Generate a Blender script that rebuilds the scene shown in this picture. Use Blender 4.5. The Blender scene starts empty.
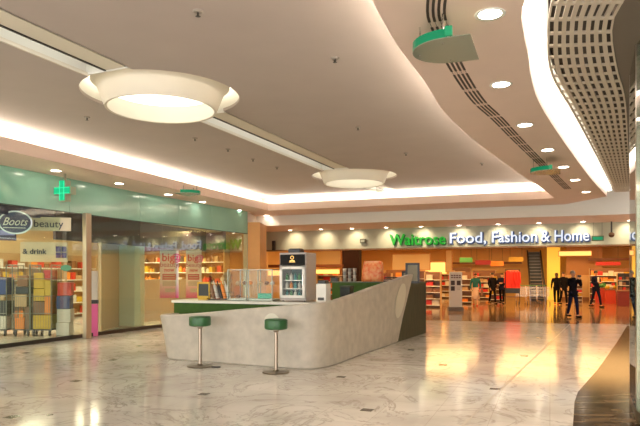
import bpy, bmesh, math, random
from mathutils import Vector, Matrix
R = random.Random(7)
S = bpy.context.scene
COL = S.collection
PI = math.pi

# ------------------------------------------------------------------ world <-> frames
H, FPX, CX, HY = 1.6, 600.0, 320.0, 275.0
def floor_pt(px, py):
    Y = H*FPX/(py-HY); return ((px-CX)/FPX*Y, Y)
def ceil_pt(px, py, z):
    Y = (z-H)*FPX/(HY-py); return ((px-CX)/FPX*Y, Y)
D = Vector((.3579, .9338)); N = Vector((.9338, -.3579))   # along the left shopfront / along the far fascia
A = math.atan2(-.3579, .9338)                             # heading of the fascia direction
KO = Vector((-2.32, 27.9)); LO = Vector((-6.97, 13.06))
def K(u, v, z=0): return Vector((KO.x+N.x*u+D.x*v, KO.y+N.y*u+D.y*v, z))
def Lw(u, v, z=0): return Vector((LO.x+D.x*u-N.x*v, LO.y+D.y*u-N.y*v, z))   # v goes into the left shop

# ------------------------------------------------------------------ materials
MATS = {}
def mat(name, col, rough=.5, metal=0, var=0.0, vscale=8, em=None, es=0, bump=0, coat=0, spec=.5):
    if name in MATS: return MATS[name]
    m = bpy.data.materials.new(name); m.use_nodes = True
    nt = m.node_tree; b = nt.nodes['Principled BSDF']
    c = (col[0], col[1], col[2], 1)
    b.inputs['Base Color'].default_value = c
    b.inputs['Roughness'].default_value = rough; b.inputs['Metallic'].default_value = metal
    b.inputs['Coat Weight'].default_value = coat; b.inputs['Specular IOR Level'].default_value = spec
    b.inputs['Coat Roughness'].default_value = .04
    if em: b.inputs['Emission Color'].default_value = (*em, 1); b.inputs['Emission Strength'].default_value = es
    if var or bump:
        tc = nt.nodes.new('ShaderNodeTexCoord'); n = nt.nodes.new('ShaderNodeTexNoise')
        n.inputs['Scale'].default_value = vscale; n.inputs['Detail'].default_value = 5
        nt.links.new(tc.outputs['Object'], n.inputs['Vector'])
        if var:
            r = nt.nodes.new('ShaderNodeValToRGB')
            r.color_ramp.elements[0].position = .3; r.color_ramp.elements[1].position = .7
            r.color_ramp.elements[0].color = (*[x*(1-var) for x in col], 1)
            r.color_ramp.elements[1].color = (*[min(1, x*(1+var)) for x in col], 1)
            nt.links.new(n.outputs['Fac'], r.inputs['Fac']); nt.links.new(r.outputs['Color'], b.inputs['Base Color'])
        if bump:
            bp = nt.nodes.new('ShaderNodeBump'); bp.inputs['Strength'].default_value = bump; bp.inputs['Distance'].default_value = .01
            nt.links.new(n.outputs['Fac'], bp.inputs['Height']); nt.links.new(bp.outputs['Normal'], b.inputs['Normal'])
    MATS[name] = m; return m
def emat(name, col, s, base=None):
    if name in MATS: return MATS[name]
    m = bpy.data.materials.new(name); m.use_nodes = True; nt = m.node_tree
    b = nt.nodes['Principled BSDF']; b.inputs['Base Color'].default_value = (*(base or col), 1)
    b.inputs['Emission Color'].default_value = (*col, 1); b.inputs['Emission Strength'].default_value = s
    MATS[name] = m; return m
def glass(name, tint, refl=1.0, rough=.01, ior=1.5):
    if name in MATS: return MATS[name]
    m = bpy.data.materials.new(name); m.use_nodes = True; nt = m.node_tree; nt.nodes.clear()
    o = nt.nodes.new('ShaderNodeOutputMaterial'); mx = nt.nodes.new('ShaderNodeMixShader')
    t = nt.nodes.new('ShaderNodeBsdfTransparent'); g = nt.nodes.new('ShaderNodeBsdfGlossy'); f = nt.nodes.new('ShaderNodeFresnel')
    mm = nt.nodes.new('ShaderNodeMath'); mm.operation = 'MULTIPLY'; mm.inputs[1].default_value = refl; mm.use_clamp = True
    t.inputs['Color'].default_value = (*tint, 1); g.inputs['Roughness'].default_value = rough; f.inputs['IOR'].default_value = ior
    gm_ = nt.nodes.new('ShaderNodeNewGeometry'); mr = nt.nodes.new('ShaderNodeMapRange')
    mr.inputs['To Min'].default_value = ior; mr.inputs['To Max'].default_value = 1/ior
    nt.links.new(gm_.outputs['Backfacing'], mr.inputs['Value']); nt.links.new(mr.outputs[0], f.inputs['IOR'])
    nt.links.new(f.outputs[0], mm.inputs[0]); nt.links.new(mm.outputs[0], mx.inputs[0])
    nt.links.new(t.outputs[0], mx.inputs[1]); nt.links.new(g.outputs[0], mx.inputs[2]); nt.links.new(mx.outputs[0], o.inputs[0])
    MATS[name] = m; return m

def floor_material():
    m = bpy.data.materials.new('polished_marble'); m.use_nodes = True; nt = m.node_tree; b = nt.nodes['Principled BSDF']
    tc = nt.nodes.new('ShaderNodeTexCoord')
    mp = nt.nodes.new('ShaderNodeMapping'); mp.inputs['Rotation'].default_value = (0, 0, -A)
    nt.links.new(tc.outputs['Object'], mp.inputs['Vector'])
    def noise(sc, det, dist=0, rough=.5):
        n = nt.nodes.new('ShaderNodeTexNoise'); n.inputs['Scale'].default_value = sc; n.inputs['Detail'].default_value = det
        n.inputs['Distortion'].default_value = dist; n.inputs['Roughness'].default_value = rough
        nt.links.new(mp.outputs[0], n.inputs['Vector']); return n
    n1 = noise(1.1, 4)
    r1 = nt.nodes.new('ShaderNodeValToRGB'); e = r1.color_ramp.elements
    e[0].position = .3; e[0].color = (.58, .54, .49, 1); e[1].position = .7; e[1].color = (.77, .74, .69, 1)
    nt.links.new(n1.outputs['Fac'], r1.inputs['Fac'])
    n2 = noise(.9, 7, 1.6, .6)
    r2 = nt.nodes.new('ShaderNodeValToRGB'); e = r2.color_ramp.elements     # veins: narrow band of the noise
    e[0].position = .475; e[0].color = (0, 0, 0, 1); e[1].position = .525; e[1].color = (0, 0, 0, 1)
    k = r2.color_ramp.elements.new(.5); k.color = (1, 1, 1, 1)
    nt.links.new(n2.outputs['Fac'], r2.inputs['Fac'])
    n3 = noise(2.5, 3)
    mul = nt.nodes.new('ShaderNodeMath'); mul.operation = 'MULTIPLY'
    nt.links.new(r2.outputs['Color'], mul.inputs[0]); nt.links.new(n3.outputs['Fac'], mul.inputs[1])
    mx = nt.nodes.new('ShaderNodeMixRGB'); mx.inputs[2].default_value = (.24, .20, .15, 1)
    nt.links.new(mul.outputs[0], mx.inputs[0]); nt.links.new(r1.outputs['Color'], mx.inputs[1])
    br = nt.nodes.new('ShaderNodeTexBrick'); br.offset = 0
    br.inputs['Scale'].default_value = 1; br.inputs['Brick Width'].default_value = .62; br.inputs['Row Height'].default_value = .62
    br.inputs['Mortar Size'].default_value = .004; br.inputs['Mortar Smooth'].default_value = .2
    br.inputs['Color1'].default_value = (1, 1, 1, 1); br.inputs['Color2'].default_value = (.9, .9, .9, 1); br.inputs['Mortar'].default_value = (.75, .72, .68, 1)
    nt.links.new(mp.outputs[0], br.inputs['Vector'])
    mm = nt.nodes.new('ShaderNodeMixRGB'); mm.blend_type = 'MULTIPLY'; mm.inputs[0].default_value = 1
    nt.links.new(mx.outputs[0], mm.inputs[1]); nt.links.new(br.outputs['Color'], mm.inputs[2])
    nt.links.new(mm.outputs[0], b.inputs['Base Color'])
    b.inputs['Roughness'].default_value = .11; b.inputs['Specular IOR Level'].default_value = .34
    n4 = noise(3, 2); bp = nt.nodes.new('ShaderNodeBump'); bp.inputs['Strength'].default_value = .05; bp.inputs['Distance'].default_value = .02
    nt.links.new(n4.outputs['Fac'], bp.inputs['Height']); nt.links.new(bp.outputs[0], b.inputs['Normal'])
    return m
def granite_material():
    m = bpy.data.materials.new('brown_granite'); m.use_nodes = True; nt = m.node_tree; b = nt.nodes['Principled BSDF']
    tc = nt.nodes.new('ShaderNodeTexCoord'); mp = nt.nodes.new('ShaderNodeMapping')
    mp.inputs['Rotation'].default_value = (0, 0, -A); mp.inputs['Scale'].default_value = (.8, 3, 1)
    n = nt.nodes.new('ShaderNodeTexNoise'); n.inputs['Scale'].default_value = 2.2; n.inputs['Detail'].default_value = 8; n.inputs['Distortion'].default_value = 1.2
    r = nt.nodes.new('ShaderNodeValToRGB'); e = r.color_ramp.elements
    e[0].position = .42; e[0].color = (.012, .008, .004, 1); e[1].position = .66; e[1].color = (.13, .088, .046, 1)
    nt.links.new(tc.outputs['Object'], mp.inputs['Vector']); nt.links.new(mp.outputs[0], n.inputs['Vector'])
    nt.links.new(n.outputs['Fac'], r.inputs['Fac']); nt.links.new(r.outputs['Color'], b.inputs['Base Color'])
    b.inputs['Roughness'].default_value = .12; b.inputs['Specular IOR Level'].default_value = .03
    return m
def wood_material(name, c1, c2, rough=.4, scale=(14, 14, 1.2)):
    m = bpy.data.materials.new(name); m.use_nodes = True; nt = m.node_tree; b = nt.nodes['Principled BSDF']
    tc = nt.nodes.new('ShaderNodeTexCoord'); mp = nt.nodes.new('ShaderNodeMapping'); mp.inputs['Scale'].default_value = scale
    n = nt.nodes.new('ShaderNodeTexNoise'); n.inputs['Scale'].default_value = 2; n.inputs['Detail'].default_value = 6
    r = nt.nodes.new('ShaderNodeValToRGB'); r.color_ramp.elements[0].color = (*c1, 1); r.color_ramp.elements[1].color = (*c2, 1)
    r.color_ramp.elements[0].position = .3; r.color_ramp.elements[1].position = .7
    nt.links.new(tc.outputs['Object'], mp.inputs['Vector']); nt.links.new(mp.outputs[0], n.inputs['Vector'])
    nt.links.new(n.outputs['Fac'], r.inputs['Fac']); nt.links.new(r.outputs['Color'], b.inputs['Base Color'])
    b.inputs['Roughness'].default_value = rough; return m
def gradient_material(name, top, bottom, z0, z1):
    m = bpy.data.materials.new(name); m.use_nodes = True; nt = m.node_tree; b = nt.nodes['Principled BSDF']
    tc = nt.nodes.new('ShaderNodeTexCoord'); sx = nt.nodes.new('ShaderNodeSeparateXYZ'); mr = nt.nodes.new('ShaderNodeMapRange')
    mr.inputs['From Min'].default_value = z0; mr.inputs['From Max'].default_value = z1
    r = nt.nodes.new('ShaderNodeValToRGB'); r.color_ramp.elements[0].color = (*bottom, 1); r.color_ramp.elements[1].color = (*top, 1)
    nt.links.new(tc.outputs['Object'], sx.inputs[0]); nt.links.new(sx.outputs['Z'], mr.inputs['Value'])
    nt.links.new(mr.outputs[0], r.inputs['Fac']); nt.links.new(r.outputs['Color'], b.inputs['Base Color'])
    b.inputs['Roughness'].default_value = .4; return m

# ------------------------------------------------------------------ mesh builder
class MB:
    def __init__(s): s.v = []; s.f = []; s.mi = []; s.m = 0
    def add(s, vs, fs):
        o = len(s.v); s.v += [tuple(p) for p in vs]
        for f in fs: s.f.append([i+o for i in f]); s.mi.append(s.m)
        return s
    def box(s, c, d, rz=0, M=None):
        x, y, z = d[0]/2, d[1]/2, d[2]/2
        vs = [Vector((a, b, e)) for a in (-x, x) for b in (-y, y) for e in (-z, z)]
        rm = Matrix.Rotation(rz, 3, 'Z')
        if M is not None: rm = M
        vs = [rm @ p + Vector(c) for p in vs]
        return s.add(vs, [(0,1,3,2),(4,6,7,5),(0,4,5,1),(2,3,7,6),(0,2,6,4),(1,5,7,3)])
    def bev(s, c, d, r=.01, rz=0):       # box with chamfered edges
        bm = bmesh.new(); bmesh.ops.create_cube(bm, size=1)
        bmesh.ops.scale(bm, vec=d, verts=bm.verts)
        bmesh.ops.bevel(bm, geom=bm.edges[:], offset=r, segments=2, affect='EDGES', profile=.6)
        rm = Matrix.Rotation(rz, 3, 'Z')
        bm.verts.index_update()
        s.add([rm @ v.co + Vector(c) for v in bm.verts], [[v.index for v in f.verts] for f in bm.faces]); bm.free(); return s
    def prism(s, poly, z0, z1):
        n = len(poly)
        vs = [(p[0], p[1], z0) for p in poly]+[(p[0], p[1], z1) for p in poly]
        fs = [list(range(n))[::-1], list(range(n, 2*n))]
        for i in range(n): j = (i+1) % n; fs.append((i, j, n+j, n+i))
        return s.add(vs, fs)
    def lathe(s, prof, n=32, c=(0, 0, 0), closed=False):
        k = len(prof); vs = []; fs = []
        for i in range(n):
            a = 2*PI*i/n
            for r, z in prof: vs.append((c[0]+r*math.cos(a), c[1]+r*math.sin(a), c[2]+z))
        for i in range(n):
            j = (i+1) % n
            for q in range(k if closed else k-1):
                q2 = (q+1) % k
                fs.append((i*k+q, j*k+q, j*k+q2, i*k+q2))
        return s.add(vs, fs)
    def cyl(s, p0, p1, r, n=10, r1=None, caps=True):
        p0 = Vector(p0); p1 = Vector(p1); d = (p1-p0).normalized()
        a = d.orthogonal().normalized(); b = d.cross(a); r1 = r if r1 is None else r1
        vs = []
        for p, q in ((p0, r), (p1, r1)):
            for i in range(n):
                t = 2*PI*i/n; vs.append(p+a*q*math.cos(t)+b*q*math.sin(t))
        fs = [(i, (i+1) % n, n+(i+1) % n, n+i) for i in range(n)]
        if caps: fs += [list(range(n))[::-1], list(range(n, 2*n))]
        return s.add(vs, fs)
    def path(s, pts, r, n=6):
        for a, b in zip(pts, pts[1:]): s.cyl(a, b, r, n)
        return s
    def ball(s, c, r, sx=1, sy=1, sz=1, seg=10):
        vs = []; fs = []
        for i in range(1, seg):
            t = PI*i/seg
            for j in range(seg): p = 2*PI*j/seg; vs.append((c[0]+r*sx*math.sin(t)*math.cos(p), c[1]+r*sy*math.sin(t)*math.sin(p), c[2]+r*sz*math.cos(t)))
        vs.append((c[0], c[1], c[2]+r*sz)); vs.append((c[0], c[1], c[2]-r*sz)); T = len(vs)-2
        for i in range(seg-2):
            for j in range(seg): k = (j+1) % seg; fs.append((i*seg+j, i*seg+k, (i+1)*seg+k, (i+1)*seg+j)[::-1])
        for j in range(seg): k = (j+1) % seg; fs.append((T, j, k)); fs.append((T+1, (seg-2)*seg+k, (seg-2)*seg+j))
        return s.add(vs, fs)
    def build(s, name, m, parent=None, smooth=False, tri=False):
        me = bpy.data.meshes.new(name); me.from_pydata(s.v, [], s.f)
        for x in (m if isinstance(m, (list, tuple)) else [m]): me.materials.append(x)
        if len(set(s.mi)) > 1: me.polygons.foreach_set('material_index', s.mi)
        bm = bmesh.new(); bm.from_mesh(me); bmesh.ops.recalc_face_normals(bm, faces=bm.faces)
        if tri: bmesh.ops.triangulate(bm, faces=bm.faces)
        bm.to_mesh(me); bm.free()
        if smooth: me.shade_smooth()
        if smooth == 'angle':
            me.shade_smooth(); me.set_sharp_from_angle(angle=R35)
        o = bpy.data.objects.new(name, me); COL.objects.link(o)
        if parent: o.parent = parent
        return o
R35 = math.radians(35)
def tag(o, label=None, cat=None, group=None, kind=None):
    if label: o['label'] = label
    if cat: o['category'] = cat
    if group: o['group'] = group
    if kind: o['kind'] = kind
    return o
def thing(name, label, cat, loc=(0, 0, 0), rz=0, group=None):
    o = bpy.data.objects.new(name, None); o.empty_display_size = .1; COL.objects.link(o)
    o.location = loc; o.rotation_euler = (0, 0, rz); return tag(o, label, cat, group)
def struct(mb, name, m, **k):
    o = mb.build(name, m, **k); o['kind'] = 'structure'; return o
def kids(o): return [c for c in COL.objects if c.parent == o]
def copy_tree(o, loc=None, rz=None, label=None, group=None, parent=None):
    c = o.copy(); COL.objects.link(c)
    if parent: c.parent = parent
    if loc is not None: c.location = loc
    if rz is not None: c.rotation_euler = (0, 0, rz)
    if label: c['label'] = label
    if group: c['group'] = group
    for ch in kids(o): copy_tree(ch, parent=c)
    return c
def put(o, loc, rz=0): o.location = loc; o.rotation_euler = (0, 0, rz); return o
def text_mesh(name, body, size, depth, m, parent=None, loc=(0, 0, 0), rot=(PI/2, 0, 0), sx=1, align='LEFT', shear=0, offset=0, spacing=1, flip=False):
    cu = bpy.data.curves.new(name, 'FONT'); cu.body = body; cu.size = size; cu.extrude = depth; cu.align_x = align
    cu.shear = shear; cu.offset = offset; cu.space_character = spacing; cu.resolution_u = 3
    t = bpy.data.objects.new(name, cu); COL.objects.link(t); bpy.context.view_layer.update()
    me = bpy.data.meshes.new_from_object(t.evaluated_get(bpy.context.evaluated_depsgraph_get()))
    COL.objects.unlink(t); bpy.data.objects.remove(t)
    me.materials.clear(); me.materials.append(m)
    o = bpy.data.objects.new(name, me); COL.objects.link(o); o.location = loc; o.rotation_euler = rot; o.scale = (sx, 1, 1)
    if parent: o.parent = parent
    return o
def spot(loc, target, energy, col, size=1.2, blend=.6, radius=.05):
    l = bpy.data.lights.new('lamp_light', 'SPOT'); l.energy = energy; l.color = col; l.spot_size = size; l.spot_blend = blend; l.shadow_soft_size = radius
    o = bpy.data.objects.new('lamp_light', l); COL.objects.link(o); o.location = loc
    d = Vector(target)-Vector(loc); o.rotation_euler = d.to_track_quat('-Z', 'Y').to_euler(); return o
def area(loc, target, sx, sy, energy, col, rz=0):
    l = bpy.data.lights.new('lamp_light', 'AREA'); l.shape = 'RECTANGLE'; l.size = sx; l.size_y = sy; l.energy = energy; l.color = col
    o = bpy.data.objects.new('lamp_light', l); COL.objects.link(o); o.location = loc
    o.rotation_euler = (0, 0, rz); return o

# palette
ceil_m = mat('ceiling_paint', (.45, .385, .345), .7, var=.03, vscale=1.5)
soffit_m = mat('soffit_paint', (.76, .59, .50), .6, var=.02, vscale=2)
cream = mat('cream_plaster', (.72, .66, .55), .5)
white_p = mat('white_paint', (.80, .78, .72), .45)
steel = mat('brushed_steel', (.55, .50, .45), .28, 1, var=.08, vscale=30)
chrome = mat('chrome', (.7, .68, .64), .12, 1)
black = mat('black_plastic', (.012, .012, .013), .35)
darkmetal = mat('dark_metal', (.06, .055, .05), .4, .6)
green_v = mat('green_vinyl', (.03, .12, .038), .35, var=.12, vscale=20)
green_p = mat('green_panel', (.045, .10, .016), .5, var=.15, vscale=8, spec=.15)
concrete = mat('pale_terrazzo', (.51, .46, .385), .5, var=.13, vscale=5, bump=.15)
led = emat('warm_led', (1, .93, .78), 46)
lens_m = emat('downlight_lens', (1, .86, .70), 14)
clear = glass('clear_glass', (.91, .98, .93), 1.2)
thin = glass('display_glass', (.96, .99, .97), .3)
olive = wood_material('dark_olive_laminate', (.035, .035, .012), (.07, .06, .025), .75)
orange_w = mat('orange_wall', (.75, .38, .12), .5, var=.05, vscale=2)

# ================================================================== CAMERA
cam = bpy.data.cameras.new('camera'); co = bpy.data.objects.new('camera', cam); COL.objects.link(co)
cam.lens = 36*FPX/640; cam.sensor_width = 36; cam.sensor_fit = 'HORIZONTAL'; cam.shift_y = (HY-213)/640
co.location = (0, 0, H); co.rotation_euler = (PI/2, 0, 0); S.camera = co; cam.clip_end = 300

# ================================================================== FLOOR
fm = floor_material(); gm = granite_material()
inlay = mat('dark_floor_inlay', (.06, .05, .035), .2)
joint = mat('floor_joint', (.30, .25, .19), .3)
fl = MB(); fl.prism([(-22, -4), (24, -4), (24, 60), (-22, 60)], -.1, 0)
def quad_at(x, y, s, z=.0015, rz=A+PI/4):
    fl.add([(x+s*math.cos(rz+i*PI/2), y+s*math.sin(rz+i*PI/2), z) for i in range(4)], [(0, 1, 2, 3)])
fl.m = 1
for px, py in [(26,353),(113,360),(76,381),(204,394),(12,417),(156,336),(139,346),(367,410),(341,377),(495,389),(443,365),(411,350),(524,356),(539,338)]:
    x, y = floor_pt(px, py); quad_at(x, y, .10, rz=A+PI/4)
fl.m = 2
def strip(a, b, w, z=.001):
    a = Vector(a); b = Vector(b); d = (b-a).normalized(); n = Vector((-d.y, d.x))*w/2
    fl.add([(*(a-n), z), (*(b-n), z), (*(b+n), z), (*(a+n), z)], [(0, 1, 2, 3)])
strip(floor_pt(462, 426), floor_pt(572, 322), .018)
# square access cover outlined in the floor
hc = Vector(floor_pt(50, 415)); q = [floor_pt(23, 418), floor_pt(46, 411.5), floor_pt(76, 414), floor_pt(54, 421)]
for i in range(4): strip(q[i], q[(i+1) % 4], .012)
fl.m = 1; quad_at(hc.x, hc.y, .05, rz=A)
fl.build('floor', [fm, inlay, joint])['kind'] = 'structure'
# threshold band in front of the supermarket
tb = MB(); a, b, c_, d_ = K(1.5, -4.0), K(13, -4.0), K(13, -3.6), K(1.5, -3.6)
tb.prism([a.xy, b.xy, c_.xy, d_.xy], 0, .002)
struct(tb, 'trim_1', mat('dark_threshold', (.10, .06, .03), .15))
# orange timber-effect shop floor
sf = MB(); sf.prism([K(1.5, -3.6).xy, K(20, -3.6).xy, K(20, 22).xy, K(-3, 22).xy], 0, .0015)
struct(sf, 'floor.001', mat('warm_shop_floor', (.24, .14, .065), .09, var=.12, vscale=1.2))
# brown granite band along the right-hand shopfront
wall_line = [(3.0, 2.5), (3.15, 5.2), (3.46, 6.57), (3.9, 7.56), (4.95, 9.52), (7.25, 13.9), (9.33, 17.95)]
gb = MB()
left = [floor_pt(*p) for p in [(573, 426), (574.5, 402), (578, 392), (597.5, 370), (616.7, 342.7), (627, 326)]]
poly = [(2.62, 2.5)]+left+[(9.7, 18.8), (9.4, 17.95)]+[p for p in reversed(wall_line[:-1])]
gb.prism(poly, 0, .004); struct(gb, 'trim_2', gm, tri=True)

# ================================================================== MAIN CEILING with slot and ring openings
ZC, ZS, ZL, ZU = 4.5, 4.0, 4.256, 3.6
def evaluate(o):
    bpy.context.view_layer.update()
    return bpy.data.meshes.new_from_object(o.evaluated_get(bpy.context.evaluated_depsgraph_get()))
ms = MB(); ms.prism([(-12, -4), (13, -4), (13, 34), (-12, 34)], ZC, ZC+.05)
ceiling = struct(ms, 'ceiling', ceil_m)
sd = Vector((.435, 1)).normalized(); sn = Vector((sd.y, -sd.x)); SA = math.atan2(sd.y, sd.x)
def sl(Y, off=0): return Vector((-3.9+.435*(Y-6.55), Y))+sn*off
RINGS = [Vector((-2.56, 9.7)), Vector((1.0, 17.6))]
cut = MB(); cut.prism([sl(2, -.39), sl(2, .39), sl(20.9, .39), sl(20.9, -.39)], ZC-.2, ZC+.3)
cobj = [cut.build('cut', ceil_m)]
for c in RINGS:
    cm = MB(); cm.prism([(c.x+1.245*math.cos(t*PI/32), c.y+1.245*math.sin(t*PI/32)) for t in range(64)], ZC-.25, ZC+.25); cobj.append(cm.build('cut', ceil_m))
for c in cobj:
    md = ceiling.modifiers.new('b', 'BOOLEAN'); md.object = c; md.operation = 'DIFFERENCE'; md.solver = 'EXACT'
nm = evaluate(ceiling); ceiling.modifiers.clear(); ceiling.data = nm
for c in cobj: bpy.data.objects.remove(c)

def slot_light(y0, y1, i):
    t = thing('slot_light', ['recessed linear light slot nearest the camera, left of the large ring', 'recessed linear light slot between the two ceiling rings',
              'short recessed light slot beyond the far small ring'][i], 'ceiling light', (*sl((y0+y1)/2), ZC), SA, 'recessed light slots in the main ceiling')
    L = (sl(y1)-sl(y0)).length
    h = MB(); h.box((0, .40, .22), (L, .02, .44)).box((0, -.40, .22), (L, .02, .44)).box((0, 0, .45), (L, .82, .02))
    h.box((-L/2, 0, .22), (.02, .82, .44)).box((L/2, 0, .22), (.02, .82, .44)); h.build('housing', white_p, t)
    b = MB(); b.bev((0, -.17, .14), (L-.04, .34, .26), .012); b.build('beam', cream, t)       # near-side beam
    g = MB(); g.box((0, .02, .10), (L-.04, .03, .2)); g.build('painted_shadow_gap', darkmetal, t)  # dark strip stands in for the shadow gap beside the beam
    r = MB(); r.box((0, .22, .33), (L-.1, .26, .012)); r.build('reflector', mat('slot_reflector', (.55, .6, .55), .2, .6), t)
    e = MB(); e.box((0, .12, .30), (L*.96, .04, .03)); e.build('light_tube', emat('slot_tube', (1, .97, .88), 3), t)
    f = MB(); f.box((0, .375, .01), (L, .03, .05)); f.build('edge_trim', cream, t)
slot_light(2, 8.55, 0); slot_light(10.85, 16.45, 1); slot_light(18.75, 20.85, 2)

def ring(c, label):
    t = thing('ceiling_ring', label, 'ceiling feature', (c.x, c.y, ZC), SA, 'round funnel lights in the main ceiling')
    w = MB(); w.lathe([(1.262, .05), (1.262, .62), (0, .62)], 64); w.build('recess_wall', white_p, t, smooth='angle')
    f = MB(); f.lathe([(.835, -.23), (.873, -.235), (.885, -.21), (.93, -.10), (.97, .0), (1.0, .08), (1.04, .14), (1.09, .17), (1.09, .20), (1.0, .20), (.90, .12), (.86, .0), (.835, -.20)], 64, closed=True)
    f.build('funnel', cream, t, smooth='angle')
    d = MB(); d.lathe([(0, .06), (.86, .06), (.86, .08), (0, .08)], 48); d.build('diffuser', emat('ring_diffuser', (1, .97, .86), .8), t)
    for k in range(3): a = k*2*PI/3; MB().cyl((1.0*math.cos(a), 1.0*math.sin(a), .19), (1.0*math.cos(a), 1.0*math.sin(a), .62), .012).build('hanger', darkmetal, t)
    g = MB(); g.lathe([(1.14, .30), (1.19, .30), (1.19, .34), (1.14, .34)], 48, closed=True); g.build('light_tube', emat('ring_tube', (1, .9, .72), 2), t)
    return t
ring(RINGS[0], 'large cream funnel ring light in the ceiling, nearer of the two')
ring(RINGS[1], 'cream funnel ring light in the ceiling, farther and smaller of the two')

# ================================================================== SOFFITS
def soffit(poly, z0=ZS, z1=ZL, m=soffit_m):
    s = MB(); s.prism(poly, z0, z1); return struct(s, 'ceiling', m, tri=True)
Lp = lambda s: (-6.1+.3833*s, 11.43+s)          # inner lip line
left_poly = [Lp(-9), Lp(10.9), K(-2.5, -3.19).xy, (-4.5, 24.6), (-13, 13.5), (-13, 2.4)]
soffit(left_poly)
lipend = K(.4+0, -5.09).xy
E1 = [(.25, -1), (.2, 1), (.2, 3.2), (.32, 4.4), (.463, 5.24), (.607, 5.69), (.835, 6.34), (1.325, 7.5), (1.70, 8.52), (2.14, 9.5), (2.87, 10.9), (4.75, 14.26), (6.0, 16.35), (7.33, 18.76)]
E2 = [(1.75, -1), (1.72, 2), (1.72, 4), (1.79, 5.24), (1.976, 5.85), (2.29, 6.6), (2.6, 7.38), (3.19, 8.62), (4.69, 11.34), (6.87, 15.16), (8.75, 18.3)]
E3 = [(1.95, -1), (1.93, 2), (1.97, 4.2), (2.11, 5.45), (2.32, 6.1), (2.64, 6.95), (3.05, 7.8), (3.94, 9.32), (5.8, 12.6), (8.62, 17.65), (8.9, 18.1)]
E4 = [(2.75, -1), (2.72, 2), (2.72, 4.2), (2.77, 5.45), (2.89, 5.9), (3.12, 6.4), (3.63, 7.32), (4.36, 8.57), (5.54, 10.8), (9.0, 17.4), (9.25, 17.9)]
def smooth_curve(P, n):
    P = [Vector(p) for p in P]; out = []
    for i in range(len(P)-1):
        p0 = P[max(i-1, 0)]; p1 = P[i]; p2 = P[i+1]; p3 = P[min(i+2, len(P)-1)]
        for k in range(8):
            t = k/8; out.append(.5*((2*p1)+(p2-p0)*t+(2*p0-5*p1+4*p2-p3)*t*t+(3*p1-p0-3*p2+p3)*t**3))
    out.append(P[-1]); L = [0]
    for a, b in zip(out, out[1:]): L.append(L[-1]+(b-a).length)
    res = []; j = 0
    for k in range(n):
        s = L[-1]*k/(n-1)
        while j < len(L)-2 and L[j+1] < s: j += 1
        t = (s-L[j])/max(1e-9, L[j+1]-L[j]); res.append(out[j].lerp(out[j+1], t))
    return res
e1 = smooth_curve(E1, 90); e2 = smooth_curve(E2, 90); e3 = smooth_curve(E3, 90); e4 = smooth_curve(E4, 90)
def ribbon(a, b, z0, z1, name='ceiling', m=soffit_m):
    s = MB(); n = len(a)
    vs = [(*p, z0) for p in a]+[(*p, z0) for p in b]+[(*p, z1) for p in a]+[(*p, z1) for p in b]; fs = []
    for i in range(n-1):
        fs += [(i, i+1, n+i+1, n+i), (2*n+i, 3*n+i, 3*n+i+1, 2*n+i+1), (i, 2*n+i, 2*n+i+1, i+1), (n+i, n+i+1, 3*n+i+1, 3*n+i)]
    fs += [(0, n, 3*n, 2*n), (n-1, 3*n-1, 4*n-1, 2*n-1)[::1]]
    fs[-1] = (n-1, 2*n-1, 4*n-1, 3*n-1)
    s.add(vs, fs); return struct(s, name, m, smooth='angle')
ribbon(e1, e2, ZS, ZL)
bk = [Lp(10.9), E1[-1], E2[-1], K(12.6, -3.19).xy, K(-2.5, -3.19).xy]
soffit(bk)
# bulkhead in front of the supermarket sign
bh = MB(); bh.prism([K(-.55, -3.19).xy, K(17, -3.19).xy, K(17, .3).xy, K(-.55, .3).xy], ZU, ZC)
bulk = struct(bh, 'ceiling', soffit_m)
bf = MB(); bf.prism([K(-.55, -3.2).xy, K(17, -3.2).xy, K(17, -3.19).xy, K(-.55, -3.19).xy], ZU, ZC)
struct(bf, 'trim_3', white_p)
led_soft = emat('warm_led_soft', (1, .93, .78), 26)
# cove lamps resting on the lips
def cove(pts, off, label, lm=None):
    P = [Vector(p) for p in pts]; s = MB()
    for a, b in zip(P, P[1:]):
        d = (b-a).normalized(); n = Vector((-d.y, d.x))*off
        a2 = a+n; b2 = b+n; w = Vector((-d.y, d.x))*.04
        s.add([(*(a2-w), ZL+.018), (*(b2-w), ZL+.018), (*(b2+w), ZL+.018), (*(a2+w), ZL+.018), (*(a2-w), ZL), (*(b2-w), ZL), (*(b2+w), ZL), (*(a2+w), ZL)],
              [(0,1,2,3), (4,7,6,5), (0,4,5,1), (1,5,6,2), (2,6,7,3), (3,7,4,0)])
    return tag(s.build('cove_light', lm or led_soft), label, 'cove light', 'hidden cove strips round the main ceiling')
cove([Lp(-9), Lp(10.9)], .22, 'glowing cove strip above the lip along the green glass shopfront')
P0 = Vector(Lp(10.9)); P1 = Vector(E1[-1])
cove([P0+(P1-P0)*.0, P0+(P1-P0)*1.0], .22, 'glowing cove strip above the far lip before the supermarket sign')
cove([e1[i] for i in range(0, 90, 2)], -.2, 'glowing curved cove strip above the right-hand soffit edge', led)
def cove_back(pts, off):
    P = [Vector(p) for p in pts]; q = MB()
    for a, b in zip(P, P[1:]):
        d = (b-a).normalized(); n = Vector((-d.y, d.x)); a = a-d*.02; b = b+d*.02
        q.prism([a+n*off, b+n*off, b+n*(off+.03), a+n*(off+.03)], ZL, ZC)
    struct(q, 'trim_6', white_p)
cove_back([Lp(-9), Lp(11.4)], .5); cove_back([P0-(P1-P0)*.05, P1+(P1-P0)*.03], .5); cove_back([e1[i] for i in range(0, 90, 2)], -.5)
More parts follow.
